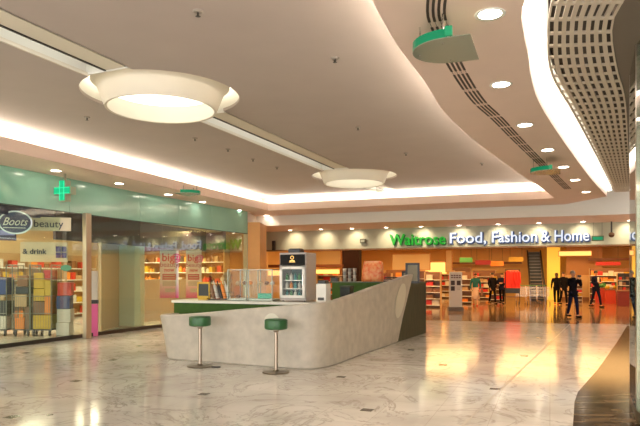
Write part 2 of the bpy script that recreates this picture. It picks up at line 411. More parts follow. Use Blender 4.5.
# luminous curved trough between right soffit and grille
ribbon(e2, e3, ZL+.0, ZL+.03, 'ceiling', white_p)
s = MB(); n = 90
za = ZS+.16
a_ = [p.lerp(q, .10) for p, q in zip(e2, e3)]; b_ = [p.lerp(q, .6) for p, q in zip(e2, e3)]
s.add([(*p, za) for p in a_]+[(*p, za) for p in b_]+[(*p, za+.05) for p in a_]+[(*p, za+.05) for p in b_],
      [(i, i+1, n+i+1, n+i) for i in range(n-1)]+[(i, 2*n+i, 2*n+i+1, i+1) for i in range(n-1)]+[(n+i, n+i+1, 3*n+i+1, 3*n+i) for i in range(n-1)])
tag(s.build('trough_light', emat('trough_glow', (1, .94, .85), 2.6)), 'wide glowing curved light trough beside the slotted ceiling grille', 'ceiling light')
# ceiling right of the trough: closing border, plenum, grille
ribbon([p+Vector((.0, 0)) for p in e4], [Vector(p) for p in smooth_curve([(3.6, -1), (3.5, 2), (3.4, 4.4), (3.45, 5.7), (3.7, 6.3), (4.0, 6.9), (4.5, 7.9), (5.3, 9.3), (6.5, 11.5), (9.8, 17.6), (10.3, 18.3)], 90)], 4.12, 4.3, 'ceiling', mat('dark_border', (.16, .13, .10), .6))
ribbon(e3, e4, 4.36, 4.4, 'ceiling', mat('black_plenum', (.06, .045, .03), .8))
w = 0; g = MB(); NR = 58; NCOL = 8
c3 = smooth_curve(E3, NR+1); c4 = smooth_curve(E4, NR+1)
def gp(i, j, z): return (*c3[i].lerp(c4[i], j), z)
def gbar(p00, p01, p11, p10, z0, z1):
    vs = [(*p, z0) for p in (p00, p01, p11, p10)]+[(*p, z1) for p in (p00, p01, p11, p10)]
    g.add(vs, [(0,1,2,3), (4,7,6,5), (0,4,5,1), (1,5,6,2), (2,6,7,3), (3,7,4,0)])
for j in range(NCOL+1):
    c = j/NCOL; w = .034 if 0 < j < NCOL else .03
    a0, a1 = max(0, c-w), min(1, c+w)
    for i in range(NR):
        gbar(c3[i].lerp(c4[i], a0), c3[i].lerp(c4[i], a1), c3[i+1].lerp(c4[i+1], a1), c3[i+1].lerp(c4[i+1], a0), 4.10, 4.125)
for i in range(0, NR+1):
    for j in range(NCOL):
        k = min(i+1, NR)
        p = c3[i].lerp(c4[i], j/NCOL); q_ = c3[i].lerp(c4[i], (j+1)/NCOL)
        d = (c3[k]-c3[i]) if k > i else (c3[i]-c3[i-1]); d = d*.15
        gbar(p, q_, q_+d, p+d, 4.098, 4.12)
tag(g.build('ceiling_grille', mat('grille_paint', (.60, .52, .42), .5)), 'long curved slotted metal ceiling grille at the right', 'ceiling grille')
# air slots in the right soffit (four parallel rows of dashes)
GC = [ceil_pt(*p, ZS) for p in [(437, 0), (442.5, 33), (456, 66), (478, 100), (499, 120), (526, 148), (568, 189)]]
GC = [(GC[0][0]-.12, 3.6)]+GC; NA = 120; gc = smooth_curve(GC, NA); s1 = []; s2 = []
for i in range(NA):
    d = (gc[min(i+1, NA-1)]-gc[max(i-1, 0)]).normalized(); w_ = Vector((d.y, -d.x))*.10; s1.append(gc[i]-w_); s2.append(gc[i]+w_)
t = thing('air_diffuser', 'four-row curved black slot air diffuser set in the right-hand soffit', 'air vent', (2, 8, ZS))
org = Vector((2, 8))
for j in range(4):
    s = MB()
    for i in range(NA-1):
        c0, c1 = j/4+.04, j/4+.17
        f0, f1 = (.0, .0)
        P = [s1[i].lerp(s2[i], c0)-org, s1[i].lerp(s2[i], c1)-org, s1[i+1].lerp(s2[i+1], c1)-org, s1[i+1].lerp(s2[i+1], c0)-org]
        if i % 6 == 5: m1 = P[0].lerp(P[1], .45); m2 = P[3].lerp(P[2], .45); P = [m1, P[0].lerp(P[1], .55), P[3].lerp(P[2], .55), m2]
        s.prism(P, -.004, .002)
    s.build('slot_row', mat('slot_black', (.045, .025, .018), .6), t)

# ================================================================== DOWNLIGHTS
dl = thing('downlight', 'x', 'downlight')
r = MB(); r.lathe([(.105, .0), (.135, -.006), (.14, .0), (.14, .012), (.105, .03)], 24); r.build('trim_ring', white_p, dl, smooth=True)
r = MB(); r.lathe([(0, .0), (.108, .0), (.108, .02), (0, .02)], 24); r.build('lens', lens_m, dl)
first = True
def downlight(px, py, z, label, group, e=0, scale=1, tgt=None, loc=None):
    global first
    x, y = ceil_pt(px, py, z) if loc is None else loc
    if first: o = put(dl, (x, y, z-.004)); first = False; o['label'] = label; o['group'] = group
    else: o = copy_tree(dl, (x, y, z-.004), 0, label, group)
    o.scale = (scale,)*3
    if e: spot((x, y, z-.05), tgt or (x, y, 0), e, (1, .80, .58), 2.0 if not tgt else 1.7, .9, .08)
names = ['nearest the camera', 'second from the camera', 'third from the camera, beyond the air slots', 'fourth from the camera', 'fifth from the camera', 'sixth from the camera', 'seventh from the camera', 'farthest along the row']
for i, p in enumerate([(490,14),(501,84.5),(525,125),(547.5,150),(563.5,167),(575,180),(586,192),(593.5,200.5)]):
    if i == 7: continue
    downlight(*p, ZS, f'round glowing downlight in the right curved soffit, {names[i]}', 'downlights in the right soffit', 100, 1)
ln = ['above the green cross', 'second from the green cross', 'third from the green cross', 'just past the oval green sign', 'fifth along the left shopfront', 'last before the far corner']
for i, p in enumerate([(52,171),(113,184),(160.5,195),(193,202.5),(228,210.6),(255,216.0)]):
    x, y = ceil_pt(*p, ZS); dw = (Vector((x, y))-LO).dot(N)
    downlight(*p, ZS, f'round glowing downlight in the left soffit, {ln[i]}', 'downlights in the left soffit', 130 if i < 4 else (50 if i == 4 else 12), 1, tgt=(x+N.x*3.2, y+N.y*3.2, 0), loc=(x+N.x*(.12+.08*i), y+N.y*(.12+.08*i)))
fx = [290, 321, 352, 386, 421, 459, 498, 539, 583, 630]; 
fn = ['over the orange pier behind the fridge', 'just right of the fridge', 'over the small dark column', 'left end of the green sign word', 'right half of the green sign word', 'over the first white word', 'over the middle white word', 'over the ampersand side of the sign', 'over the last white word', 'at the far right by the glass']
for i, px in enumerate(fx):
    # v = -.75 in front of the fascia
    o = K(0, -.62); tt = ((px-CX)/FPX*o.y-o.x)/(N.x-(px-CX)/FPX*N.y); w = K(tt, -.62)
    downlight(0, 0, ZU, f'round downlight under the bulkhead, {fn[i]}', 'downlights washing the far sign', 30, .8, tgt=K(tt, .0, 3.0), loc=(w.x, w.y))
# small ceiling fittings on the main ceiling
sp = thing('sprinkler', 'x', 'ceiling fitting')
r = MB(); r.lathe([(0, -.02), (.045, -.02), (.06, -.004), (.06, 0)], 16); r.build('plate', mat('plate_grey', (.3, .26, .22), .4), sp)
r = MB(); r.cyl((0, 0, -.06), (0, 0, -.02), .012).lathe([(0, -.066), (.03, -.062), (0, -.058)], 10); r.build('head', darkmetal, sp)
ff = True
for i, (px, py) in enumerate([(198,11),(87,117),(195,138),(228,149),(253,159),(277,167),(358,127),(406,153),(482,163),(335,58)]):
    x, y = ceil_pt(px, py, ZC)
    lb = 'tiny sprinkler head on the main ceiling, '+['above the large ring near the top edge', 'left of the large ring', 'below the large ring', 'next after the large ring toward the far corner', 'midway along the slot, on its left', 'fourth from the large ring on the slot left', 'in the plain ceiling right of the slot', 'right of the far ring', 'nearest the far curved edge', 'in the middle of the bare ceiling'][i]
    if ff: put(sp, (x, y, ZC+.002)); sp['label'] = lb; sp['group'] = 'sprinklers on the main ceiling'; ff = False
    else: copy_tree(sp, (x, y, ZC+.002), 0, lb, 'sprinklers on the main ceiling')

# ================================================================== GREEN FIN SIGNS
g_em = emat('green_sign_glow', (.0, .30, .12), .4, (0, .1, .04))
g_edge = mat('green_acrylic', (.0, .13, .055), .15, em=(.0, .4, .18), es=.16)
plate_m = glass('plate_glass', (.42, .46, .36), 2.0, .08)
def fin(label, loc, rz, sc=1.0):
    t = thing('exit_sign', label, 'exit sign', loc, rz, 'green curved hanging signs'); t.scale = (sc,)*3
    pts = [(-.42, 0)]+[(.42*-math.cos(a), .46*math.sin(a)) for a in [k*PI/20 for k in range(1, 20)]]+[(.42, 0)]
    s = MB(); s.prism(pts+[(.42, -.28), (-.42, -.28)], -.01, 0); s.build('base_plate', mat('sign_plate', (.26, .29, .22), .2, .3), t)
    s = MB(); k = len(pts)
    inn = [(x*.93, y*.93) for x, y in pts]
    s.add([(*p, 0) for p in pts]+[(*p, 0) for p in inn]+[(*p, .10) for p in pts]+[(*p, .10) for p in inn],
          [(i, i+1, 2*k+i+1, 2*k+i) for i in range(k-1)]+[(k+i, 3*k+i, 3*k+i+1, k+i+1) for i in range(k-1)]+[(2*k+i, 2*k+i+1, 3*k+i+1, 3*k+i) for i in range(k-1)]+[(0, 2*k, 3*k, k), (k-1, 2*k-1, 4*k-1, 3*k-1)])
    s.build('green_rim', g_edge, t, smooth='angle')
    s = MB(); s.box((-.445, -.04, .055), (.05, .08, .10)); s.build('lamp_end', g_em, t)
    for x, y in ((-.3, .05), (.3, .05), (0, .38)): MB().cyl((x, y, -.02), (x, y, (ZS-loc[2])/sc), .012).build('fixing', chrome, t)
for px, py, Yt, lb, sc in [(447, 50, 0, 'large green curved edge-lit exit sign hanging over the air slots', .79), (546, 172, 0, 'green curved exit sign far along the right soffit', .8)]:
    x, y = ceil_pt(px+2, py, 3.74)
    fin(lb, (x+.02, y, 3.74), math.atan2(D.y, D.x), sc)
RW = math.atan2(D.y, D.x)
x, y = ceil_pt(190, 196.5, 3.72); fin('slim green curved exit sign under the left soffit by the glass', (x-.1, y+.1, 3.80), RW+PI, .8)


t = thing('pharmacy_cross', 'green illuminated pharmacy cross mounted on the glass above the shop window', 'sign')
Y = 13.55; t.location = ((65-CX)/FPX*Y, Y, 1.6+(275-191)/600*Y); t.rotation_euler = (0, 0, -.35)
def cross(w, a): return [(-a, -w), (-a, -a), (-w, -a), (-w, a), (-a, a), (-a, w), (a, w), (a, a), (w, a), (w, -a), (a, -a), (a, -w)]
def vprism(poly, y0, y1):
    s = MB(); n = len(poly)
    s.add([(p[0], y0, p[1]) for p in poly]+[(p[0], y1, p[1]) for p in poly], [list(range(n)), list(range(2*n-1, n-1, -1))]+[(i, n+i, n+(i+1) % n, (i+1) % n) for i in range(n)]); return s
vprism(cross(.235, .085), -.09, .09).build('housing', mat('cross_case', (.35, .42, .30), .4), t)
s = vprism(cross(.225, .075), -.10, -.085); s.build('lit_face', emat('cross_green', (.0, .45, .19), .5, (0, .2, .08)), t)
s = MB()
for q_ in (-.06, .06): s.box((q_, -.102, 0), (.012, .006, .42)); s.box((0, -.102, q_), (.42, .006, .012))
s.build('tube_line', emat('cross_tube', (.05, .7, .35), .7, (0, .3, .12)), t)
MB().box((0, 0, .31), (.04, .04, .16)).build('bracket', steel, t)

# ================================================================== LEFT SHOPFRONT
kink = Vector((-5.26, 17.53)); th = math.radians(26); D2 = Vector((math.sin(th), math.cos(th)))
wend = kink+D2*5.75
A0 = LO-D*9
pts_w = [LO+D*(-9), LO+D*(-6), LO+D*(-3.0), LO+D*(-.35), LO+D*2.03, kink, kink+D2*1.75, kink+D2*3.5, wend]
green_g = mat('green_back_painted_glass', (.29, .56, .46), .18, var=.03, vscale=.6, coat=.4)
ZT = 3.15
for i, (a, b) in enumerate(zip(pts_w, pts_w[1:])):
    d = (b-a).normalized(); nn = Vector((d.y, -d.x)); a = a+d*.006; b = b-d*.006
    lo = MB(); lo.prism([a, b, b-nn*.012, a-nn*.012], .09, ZT); w = struct(lo, f'window_{i+1}', clear if i < 5 else glass('clear_glass_far', (.90, .98, .93), 2.8))
    up = MB(); up.prism([a, b, b-nn*.02, a-nn*.02], ZT+.02, ZS); up.build('transom_panel', green_g, w)
    kb = MB(); kb.prism([a+nn*.03, b+nn*.03, b-nn*.05, a-nn*.05], 0, .09); kb.build('sill', darkmetal, w)
    tr = MB(); tr.prism([a+nn*.004, b+nn*.004, b-nn*.04, a-nn*.04], ZT, ZT+.02); tr.build('rail', mat('dark_green_trim', (.03, .06, .05), .3), w)
# interior of the left shop
floor_l = MB(); 
cream_in = mat('shop_wall_beige', (.55, .46, .34), .6)
m_ = MB(); m_.prism([Lw(-9, 6.2).xy, Lw(11, 6.2).xy, Lw(11, 6.4).xy, Lw(-9, 6.4).xy], 0, 3.3); struct(m_, 'wall_left', mat('shop_back_wall', (.72, .56, .34), .6))
m_ = MB(); m_.prism([Lw(10.6, .6).xy, Lw(10.8, .6).xy, Lw(10.8, 6.2).xy, Lw(10.6, 6.2).xy], 0, 3.3); struct(m_, 'wall_left', mat('shop_end_wall', (.20, .09, .16), .6))
m_ = MB(); m_.prism([Lw(-9, .1).xy, Lw(4.6, .1).xy, Lw(10.8, .7).xy, Lw(10.8, 6.4).xy, Lw(-9, 6.4).xy], 3.25, 3.3); struct(m_, 'ceiling', mat('shop_ceiling', (.7, .62, .5), .7))
m_ = MB(); m_.prism([Lw(-9, .35).xy, Lw(1.9, .35).xy, Lw(1.9, .45).xy, Lw(-9, .45).xy], 2.98, 3.25); struct(m_, 'trim_4', mat('navy_fascia', (.015, .02, .08), .4))
m_ = MB(); m_.prism([Lw(2.1, .5).xy, Lw(10, 1.0).xy, Lw(10, 1.1).xy, Lw(2.1, .6).xy], 2.5, 3.25); struct(m_, 'trim_4', mat('plum_fascia', (.06, .045, .07), .4))
for i in range(6):
    u = -3.5+i*2.4
    t = thing('ceiling_panel_light', 'glowing square light panel in the left shop ceiling, '+['nearest the camera', 'second from the camera', 'third, above the roll cages', 'fourth, over the steel post', 'fifth, behind the pink posters', 'deepest in the shop'][i], 'ceiling light', Lw(u, 2.9+.0*i, 3.24), A, 'light panels in the left shop')
    MB().box((0, 0, 0), (1.0, .8, .03)).build('frame', white_p, t)
    MB().box((0, 0, -.018), (.9, .7, .01)).build('diffuser', emat('shop_panel', (1, .84, .58), 6), t)
    area(Lw(u, 2.9, 3.18), None, .9, .7, 34, (1, .84, .60), A)
# steel post in the shopfront
Y = 15.1; pw = ((87-CX)/FPX*Y, Y)
t = tag(MB().bev((0, 0, ZT/2), (.19, .12, ZT), .01, A+PI/2).build('steel_post', mat('post_steel', (.50, .43, .33), .3, .8)), 'tall square brushed steel post splitting the left shop window', 'post'); put(t, (*pw, 0))
# pale column and beige partition
Y = 18.9; t = tag(MB().bev((0, 0, 1.62), (.66, .5, 3.24), .02).build('column', mat('pale_green_column', (.60, .72, .60), .5)), 'wide pale green column inside the left shop window', 'column'); put(t, ((131-CX)/FPX*Y, Y, 0), A)
m_ = MB(); a = Vector(((96-CX)/FPX*16.6, 17.0)); b = Vector(((119-CX)/FPX*18.8, 19.0)); 
m_.prism([a, b, b+Vector((-.1, .05)), a+Vector((-.1, .05))], 0, 3.2); o = m_.build('display_partition', cream_in); tag(o, 'plain beige display partition between steel post and pale column', 'partition')
m_ = MB(); q_ = (b-a).normalized(); a2 = a.lerp(b, .1)+Vector((.06, -.05)); b2 = a.lerp(b, .72)+Vector((.06, -.05))
# low pinkish half wall behind the column toward the counter
a = Vector(((142-CX)/FPX*20.5, 20.5)); b = Vector(((200-CX)/FPX*22, 23.0))
m_ = MB(); m_.prism([a, b, b+Vector((-.05, .15)), a+Vector((-.05, .15))], 0, 1.45); tag(m_.build('low_partition', mat('grey_pink_panel', (.42, .37, .33), .5)), 'low grey partition in the left shop below the warm shelves', 'partition')

def sign_text(body, size, px, py, Y, m, label, cat='sign', rz=A, name='sign_lettering', depth=.012, **k):
    return tag(text_mesh(name, body, size, depth, m, loc=((px-CX)/FPX*Y, Y, H+(HY-py)/FPX*Y), rot=(PI/2, 0, rz), **k), label, cat)
RW = math.atan2(D.y, D.x)       # heading that faces out through the left shopfront
# big oval sign
navy = mat('navy_gloss', (.008, .015, .09), .3)
Y = 13.75; t = thing('shop_sign', 'navy oval sign with white script lettering behind the left window', 'sign', ((15.5-CX)/FPX*Y, Y, H+(HY-222.5)/FPX*Y), .35)
def oval(a, b, y0, y1, n=40): return vprism([(a*math.cos(2*PI*i/n), b*math.sin(2*PI*i/n)) for i in range(n)], y0, y1)
t.scale = (.88, 1, .95); oval(.40, .285, -.02, .02).build('rim', mat('sign_silver', (.55, .58, .6), .3, .5), t)
oval(.365, .25, -.03, -.021).build('field', navy, t)
text_mesh('lettering', 'Boots', .27, .006, white_p, t, (-.31, -.036, -.07), (PI/2, 0, 0), shear=.45, sx=.9)
s = MB(); s.box((-.02, -.036, -.13), (.52, .01, .014)); s.build('underline', white_p, t)
Y = 14.0; t = thing('navy_panel', 'navy panel with pale stripe behind the oval sign', 'panel', ((2-CX)/FPX*Y, Y, H+(HY-222)/FPX*Y), .35)
MB().box((0, 0, .02), (.6, .03, .9)).build('board', navy, t); MB().box((.02, -.02, -.25), (.5, .01, .12)).build('stripe', mat('lilac', (.35, .35, .75), .4), t)
# beauty board
Y = 14.6; t = thing('shop_sign', 'pale hanging board reading beauty in dark letters', 'sign', ((50-CX)/FPX*Y, Y, H+(HY-226)/FPX*Y), .30)
MB().box((0, .02, .05), (.95, .02, .33)).build('board', mat('board_cream', (.75, .66, .48), .5), t)
text_mesh('lettering', 'beauty', .25, .008, mat('letter_navy', (.01, .015, .05), .4), t, (-.37, 0, -.03), (PI/2, 0, 0))
Y = 15.8; t = thing('shop_sign', 'cream wall board reading & drink above the roll cages', 'sign', ((44-CX)/FPX*Y, Y, H+(HY-252)/FPX*Y), .25)
MB().box((0, .03, 0), (1.15, .03, .52)).build('board', mat('board_beige', (.72, .60, .42), .5), t)
text_mesh('lettering', '& drink', .19, .006, MATS['letter_navy'], t, (-.52, .0, -.05), (PI/2, 0, 0), offset=.003)
for i, (dx, dz) in enumerate([(-.07, .08), (.07, .08), (-.07, -.08), (.07, -.08)]):
    MB().bev((.42+dx, .0, dz), (.125, .012, .145), .004).build('blue_square', mat('deep_purple', (.06, .04, .22), .4), t)
# green oval sticker sign
Y = 14.3; t = tag(oval(.12, .075, -.01, .01).build('oval_tag', mat('sage_green', (.08, .30, .14), .4)), 'small green oval tag beside the cream board', 'tag'); t.location = ((66-CX)/FPX*Y, Y, H+(HY-268)/FPX*Y); t.rotation_euler = (0, 0, .3)

# ---- products: shared box and bottle meshes
BOX = {}
def product_box(name, dims, m, loc, rz, label, cat, group):
    key = (name, dims, m.name)
    if key not in BOX:
        s = MB(); s.bev((0, 0, dims[2]/2), dims, min(dims)*.04)
        o = s.build(name, m); BOX[key] = o.data
    else:
        o = bpy.data.objects.new(name, BOX[key]); COL.objects.link(o)
    put(o, loc, rz); return tag(o, label, cat, group)
def bottle_mesh(name, r, h, m):
    key = (name, r, h, m.name)
    if key in BOX: return BOX[key]
    s = MB(); s.lathe([(0, 0), (r, 0), (r, h*.62), (r*.85, h*.72), (r*.35, h*.8), (r*.33, h*.96), (r*.4, h*.96), (r*.4, h), (0, h)], 12)
    o = s.build(name, m, smooth='angle'); BOX[key] = o.data; bpy.data.objects.remove(o); return BOX[key]
def bottle(name, r, h, m, loc, label, cat, group):
    o = bpy.data.objects.new(name, bottle_mesh(name, r, h, m)); COL.objects.link(o); o.location = loc; return tag(o, label, cat, group)
PAL = {n: mat('pack_'+n, c, .4) for n, c in dict(red=(.55, .03, .02), orange=(.8, .25, .03), yellow=(.58, .37, .03), white=(.6, .56, .5), navy=(.02, .04, .16), green=(.06, .25, .07), brown=(.22, .10, .04), pink=(.75, .12, .35), black=(.02, .02, .02), teal=(.03, .25, .25), tan=(.50, .33, .17)).items()}

def roll_cage(px, py, Y, label, goods, w=.6):
    Y = 15.9; x = (px-CX)/FPX*Y
    cw = mat('cage_wire', (.20, .20, .17), .4, .5); t = thing('roll_cage', label, 'roll cage', (x, Y, 0), 0, 'wire roll cages behind the window')
    kw = w/.72; d, h = .6, 1.86; kh = 1.15
    s = MB(); s.box((0, 0, .17), (w, d, .03)); s.build('base', darkmetal, t)
    for sx in (-1, 1):
        s = MB()
        for yy in (-d/2, d/2): s.cyl((sx*w/2, yy, .17), (sx*w/2, yy, h), .014, 8)
        s.cyl((sx*w/2, -d/2, h), (sx*w/2, d/2, h), .014, 8)
        for k in range(1, 7): s.cyl((sx*w/2, -d/2+k*d/7, .17), (sx*w/2, -d/2+k*d/7, h), .004, 4)
        for k in range(1, 11): s.cyl((sx*w/2, -d/2, .17+k*.14), (sx*w/2, d/2, .17+k*.14), .004, 4)
        s.build('side_panel', cw, t)
    s = MB()
    for k in range(1, 9): s.cyl((-w/2+k*w/9, d/2, .17), (-w/2+k*w/9, d/2, h), .004, 4)
    for k in range(0, 12): s.cyl((-w/2, d/2, .2+k*.13), (w/2, d/2, .2+k*.13), .004, 4)
    s.build('back_panel', cw, t)
    s = MB()
    for zz in (.6, 1.05, 1.5): s.cyl((-w/2, -d/2, zz), (w/2, -d/2, zz), .01, 6)
    for k in range(1, 8): s.cyl((-w/2+k*w/8, -d/2, .22), (-w/2+k*w/8, -d/2, 1.05), .004, 4)
    s.build('front_gate', cw, t)
    for sx in (-1, 1):
        for sy in (-1, 1):
            c = MB(); c.cyl((sx*(w/2-.06)-.015, sy*.24, .05), (sx*(w/2-.06)+.015, sy*.24, .05), .05, 14).box((sx*(w/2-.06), sy*.24, .12), (.05, .05, .07)); c.build('castor', black, t)
    rm = Matrix.Rotation(0, 3, 'Z')
    for (name, lx, lz, dims, mm, lb) in goods:
        p = rm @ Vector((lx*kw, -.02, 0)); product_box(name, (round(dims[0]*kw, 3), dims[1], round(dims[2]*kh, 3)), PAL[mm], (x+p.x, Y+p.y, .186+(lz-.19)*kh), 0, lb, 'box', 'goods in the roll cages')
roll_cage(1, 0, 13.9, 'wire roll cage with a navy crate, leftmost behind the window', [
    ('crate', .0, .19, (.6, .45, .3), 'white', 'white box at the bottom of the leftmost roll cage'), ('crate', .02, .5, (.62, .45, .33), 'black', 'black crate above the white box, leftmost roll cage'),
    ('carton', .0, .84, (.5, .4, .12), 'tan', 'flat tan carton in the leftmost roll cage'), ('crate', .06, .97, (.5, .45, .40), 'navy', 'navy blue crate on top in the leftmost roll cage')])
roll_cage(26.5, 0, 14.35, 'wire roll cage holding brown cartons, second from the left edge', [
    ('carton', -.1, .19, (.4, .45, .25), 'orange', 'orange carton low in the second roll cage'), ('carton', .2, .19, (.2, .4, .5), 'brown', 'tall brown carton low in the second roll cage'),
    ('carton', -.05, .70, (.5, .45, .28), 'tan', 'tan carton midway up the second roll cage'), ('carton', .0, .99, (.55, .45, .16), 'black', 'black flat carton in the second roll cage'), ('carton', 0, 1.16, (.45, .4, .25), 'brown', 'brown carton on top of the second roll cage')], .44)
roll_cage(46, 0, 14.75, 'wire roll cage packed with yellow cartons, third from the left edge', [
    ('carton', -.0, .19, (.62, .45, .32), 'yellow', 'yellow carton at the bottom of the third roll cage'), ('carton', -.1, .52, (.4, .45, .30), 'brown', 'brown carton above the yellow one, third roll cage'),
    ('carton', .2, .52, (.2, .45, .42), 'orange', 'orange carton at the right of the third roll cage'), ('carton', -.1, .83, (.4, .42, .28), 'yellow', 'yellow carton midway up the third roll cage'),
    ('carton', .18, .95, (.24, .4, .35), 'yellow', 'narrow yellow carton at the right of the third roll cage'), ('carton', -.1, 1.12, (.4, .4, .35), 'yellow', 'top yellow carton of the third roll cage'), ('carton', .17, 1.31, (.26, .4, .22), 'red', 'small red carton topmost in the third roll cage')], .54)
# stacked white cartons on a dolly by the post
Y = 16.0; x = (65-CX)/FPX*Y
for k, (z, mm, lb) in enumerate([(.02, 'white', 'white carton at the foot of the stack beside the steel post'), (.34, 'white', 'white carton second in the stack beside the steel post'), (.66, 'navy', 'dark blue carton third in the stack beside the steel post'), (.98, 'red', 'red and dark carton topping the stack beside the steel post')]):
    product_box('carton', (.34, .4, .345), PAL[mm], (x+.02*(k % 2), Y, z*1.1-.02), .1+.04*k, lb, 'box', 'cartons stacked by the post')
# pink promotional standee
Y = 15.75; t = thing('promotional_stand', 'tall narrow white and pink promotional stand right of the steel post', 'stand', ((94.5-CX)/FPX*Y, Y, 0), .2)
MB().bev((0, 0, .42), (.17, .12, .84), .01).build('pink_base', PAL['pink'], t); MB().bev((0, 0, 1.28), (.17, .12, .86), .02).build('white_panel', PAL['white'], t)
MB().box((0, 0, .9), (.19, .14, .1)).build('tray', black, t)

# shelving with goods
def shelf_unit(loc, rz, w, h, levels, label, goods_label, group, pal, fill=.85, name='shelving_unit', backm=None, prod=(.10, .16), d=.4, dn=1.0, kind='box'):
    t = thing(name, label, 'shelving', loc, rz)
    MB().box((0, d/2, h/2), (w, .03, h)).build('back_panel', backm or PAL['tan'], t)
    for sx in (-1, 1): MB().box((sx*(w/2-.015), 0, h/2), (.03, d, h)).build('upright', PAL['tan'], t)
    rm = Matrix.Rotation(rz, 3, 'Z')
    for k in range(levels):
        z = .12+k*(h-.2)/levels
        MB().box((0, 0, z), (w-.06, d, .03)).build('shelf', white_p, t)
        x = -w/2+.08
        while x < w/2-prod[1]:
            pw_ = round(R.uniform(prod[0], prod[1])/.02)*.02; ph = round(min((h-.2)/levels-.08, R.uniform(.14, .30))/.04)*.04
            if R.random() < fill:
                mm = R.choice(pal); p = Vector(loc)+rm @ Vector((x+pw_/2, -.03, z+.016))
                if kind == 'box' or R.random() < .5: product_box('packet', (round(pw_-.015, 3), .2, ph), PAL[mm], p, rz, f'{mm} packet {goods_label}', 'packet', group)
                else: bottle('bottle', round(pw_/2-.01, 3), ph, PAL[mm], p, f'{mm} bottle {goods_label}', 'bottle', group)
            x += pw_+.012*dn
    return t
# left shop shelves along the back wall
for i in range(3):
    lb = ['at the left edge of the photo', 'behind the cream board', 'behind the steel post', ''][i]
    p = Lw([5.3, 6.95, 8.6, 4.0][i], 5.85); shelf_unit((p.x, p.y, 0), RW, 1.6, 2.35, 5, f'warm-lit shelving bay of packets in the left shop, {lb}', f'on the left shop shelving {lb}', f'packets in the left shop, {lb}', ['orange', 'red', 'tan', 'white', 'brown', 'yellow'], .85, prod=(.2, .32))
for i in range(3):
    p = Lw(7.0+i*1.15, 2.7+.9*i-1.2*0); lb = ['first beyond the pale column', 'between the pink posters', 'near the shop end'][i]
    Yp = [23.65, 23.05, 22.5][i]; xp = [(152-CX), (182-CX), (214-CX)][i]/FPX*Yp
    shelf_unit((xp, Yp, 0), A, 1.1, 2.55, 6, f'dark shelving bay in the left shop, {lb}', f'on the dark left shop shelving, {lb}', f'goods on the dark bay {lb}', ['orange', 'yellow', 'brown', 'red', 'tan', 'black', 'white'], .9, backm=PAL['brown'], prod=(.12, .2), kind='mix')
area(((180-CX)/FPX*22, 21.6, 3.15), None, 2.5, .5, 80, (1, .68, .28), A)
# pink hanging posters behind glass
pgrad = gradient_material('poster_pink', (.95, .88, .86), (.80, .06, .38), -.75, -.25)
hot = mat('poster_red', (.75, .02, .12), .5); hotp = mat('poster_hotpink', (.85, .05, .35), .5)
def poster(px0, px1, Y, label):
    w = (px1-px0)/FPX*Y; xc = ((px0+px1)/2-CX)/FPX*Y; zc = H+(HY-274)/FPX*Y; hh = 48/FPX*Y
    t = thing('hanging_poster', label, 'poster', (xc, Y, zc), .05, 'pink sale posters hanging in the left window')
    MB().box((0, 0, 0), (w, .015, hh)).build('sheet', pgrad, t)
    MB().cyl((-w/2-.01, 0, hh/2), (w/2+.01, 0, hh/2), .018, 10).build('top_rail', steel, t)
    s = .30*w/.5
    text_mesh('lettering', 'big', s, .003, hot, t, (-w*.40, -.012, hh*.27), (PI/2, 0, 0), offset=.004)
    text_mesh('lettering', '@', s*.85, .003, hotp, t, (w*.10, -.012, hh*.28), (PI/2, 0, 0), offset=.004)
    text_mesh('lettering', 'beauty', s*.62, .003, mat('poster_mauve', (.45, .05, .15), .5), t, (0, -.012, hh*.15), (PI/2, 0, 0), align='CENTER')
    text_mesh('lettering', 'now', s*.5, .003, hot, t, (0, -.012, hh*.05), (PI/2, 0, 0), align='CENTER', offset=.003)
    b = MB(); b.box((0, -.012, -hh*.06), (w*.72, .006, hh*.12)); b.build('red_panel', mat('poster_panel', (.55, .05, .15), .5), t)
    b = MB()
    for k in range(2): b.box((0, -.017, -hh*(.03+.05*k)), (w*.6, .004, hh*.018))
    b.build('white_line', PAL['white'], t)
    b = MB(); b.box((0, -.012, -hh*.20), (w*.7, .005, hh*.10)).box((w*.05, -.012, -hh*.34), (w*.55, .005, hh*.08)); b.build('white_panel', PAL['white'], t)
    s_ = MB()
    for sx in (-1, 1): s_.cyl((sx*w*.35, 0, hh/2), (sx*w*.35, 0, 3.25-zc), .003, 4)
    s_.build('cord', steel, t)
poster(160, 178.5, 19.0, 'left pink and white sale poster hanging in the shop window')
poster(186, 201.5, 20.2, 'right pink and white sale poster hanging in the shop window')

# ================================================================== ORANGE PIER and wall left of fascia
m_ = MB(); m_.prism([(-2.74, 22.75), (-2.28, 22.75), (-2.18, 24.4), (-2.6, 24.4)], 0, ZU); struct(m_, 'wall_back', orange_w)
m_ = MB(); m_.prism([(-2.9, 22.7), (-2.74, 22.7), (-2.6, 24.7), (-2.9, 24.7)], 0, ZU+.4); struct(m_, 'wall_back', mat('pier_side', (.55, .5, .42), .5))
m_ = MB(); m_.prism([K(-.62, -3.1).xy, K(-.3, -3.1).xy, K(-.3, .3).xy, K(-.62, .3).xy], 0, 4.0); struct(m_, 'wall_back', orange_w)
m_ = MB(); m_.box((0, 0, 0), (.13, .12, 1.6)); o = m_.build('speaker_column', black); o.location = (*K(.28, -.2).xy, 3.0); o.rotation_euler = (0, 0, A)
o.location.z = 2.95; o.scale.z = .28; tag(o, 'slim dark wall box high beside the orange pier', 'wall box')

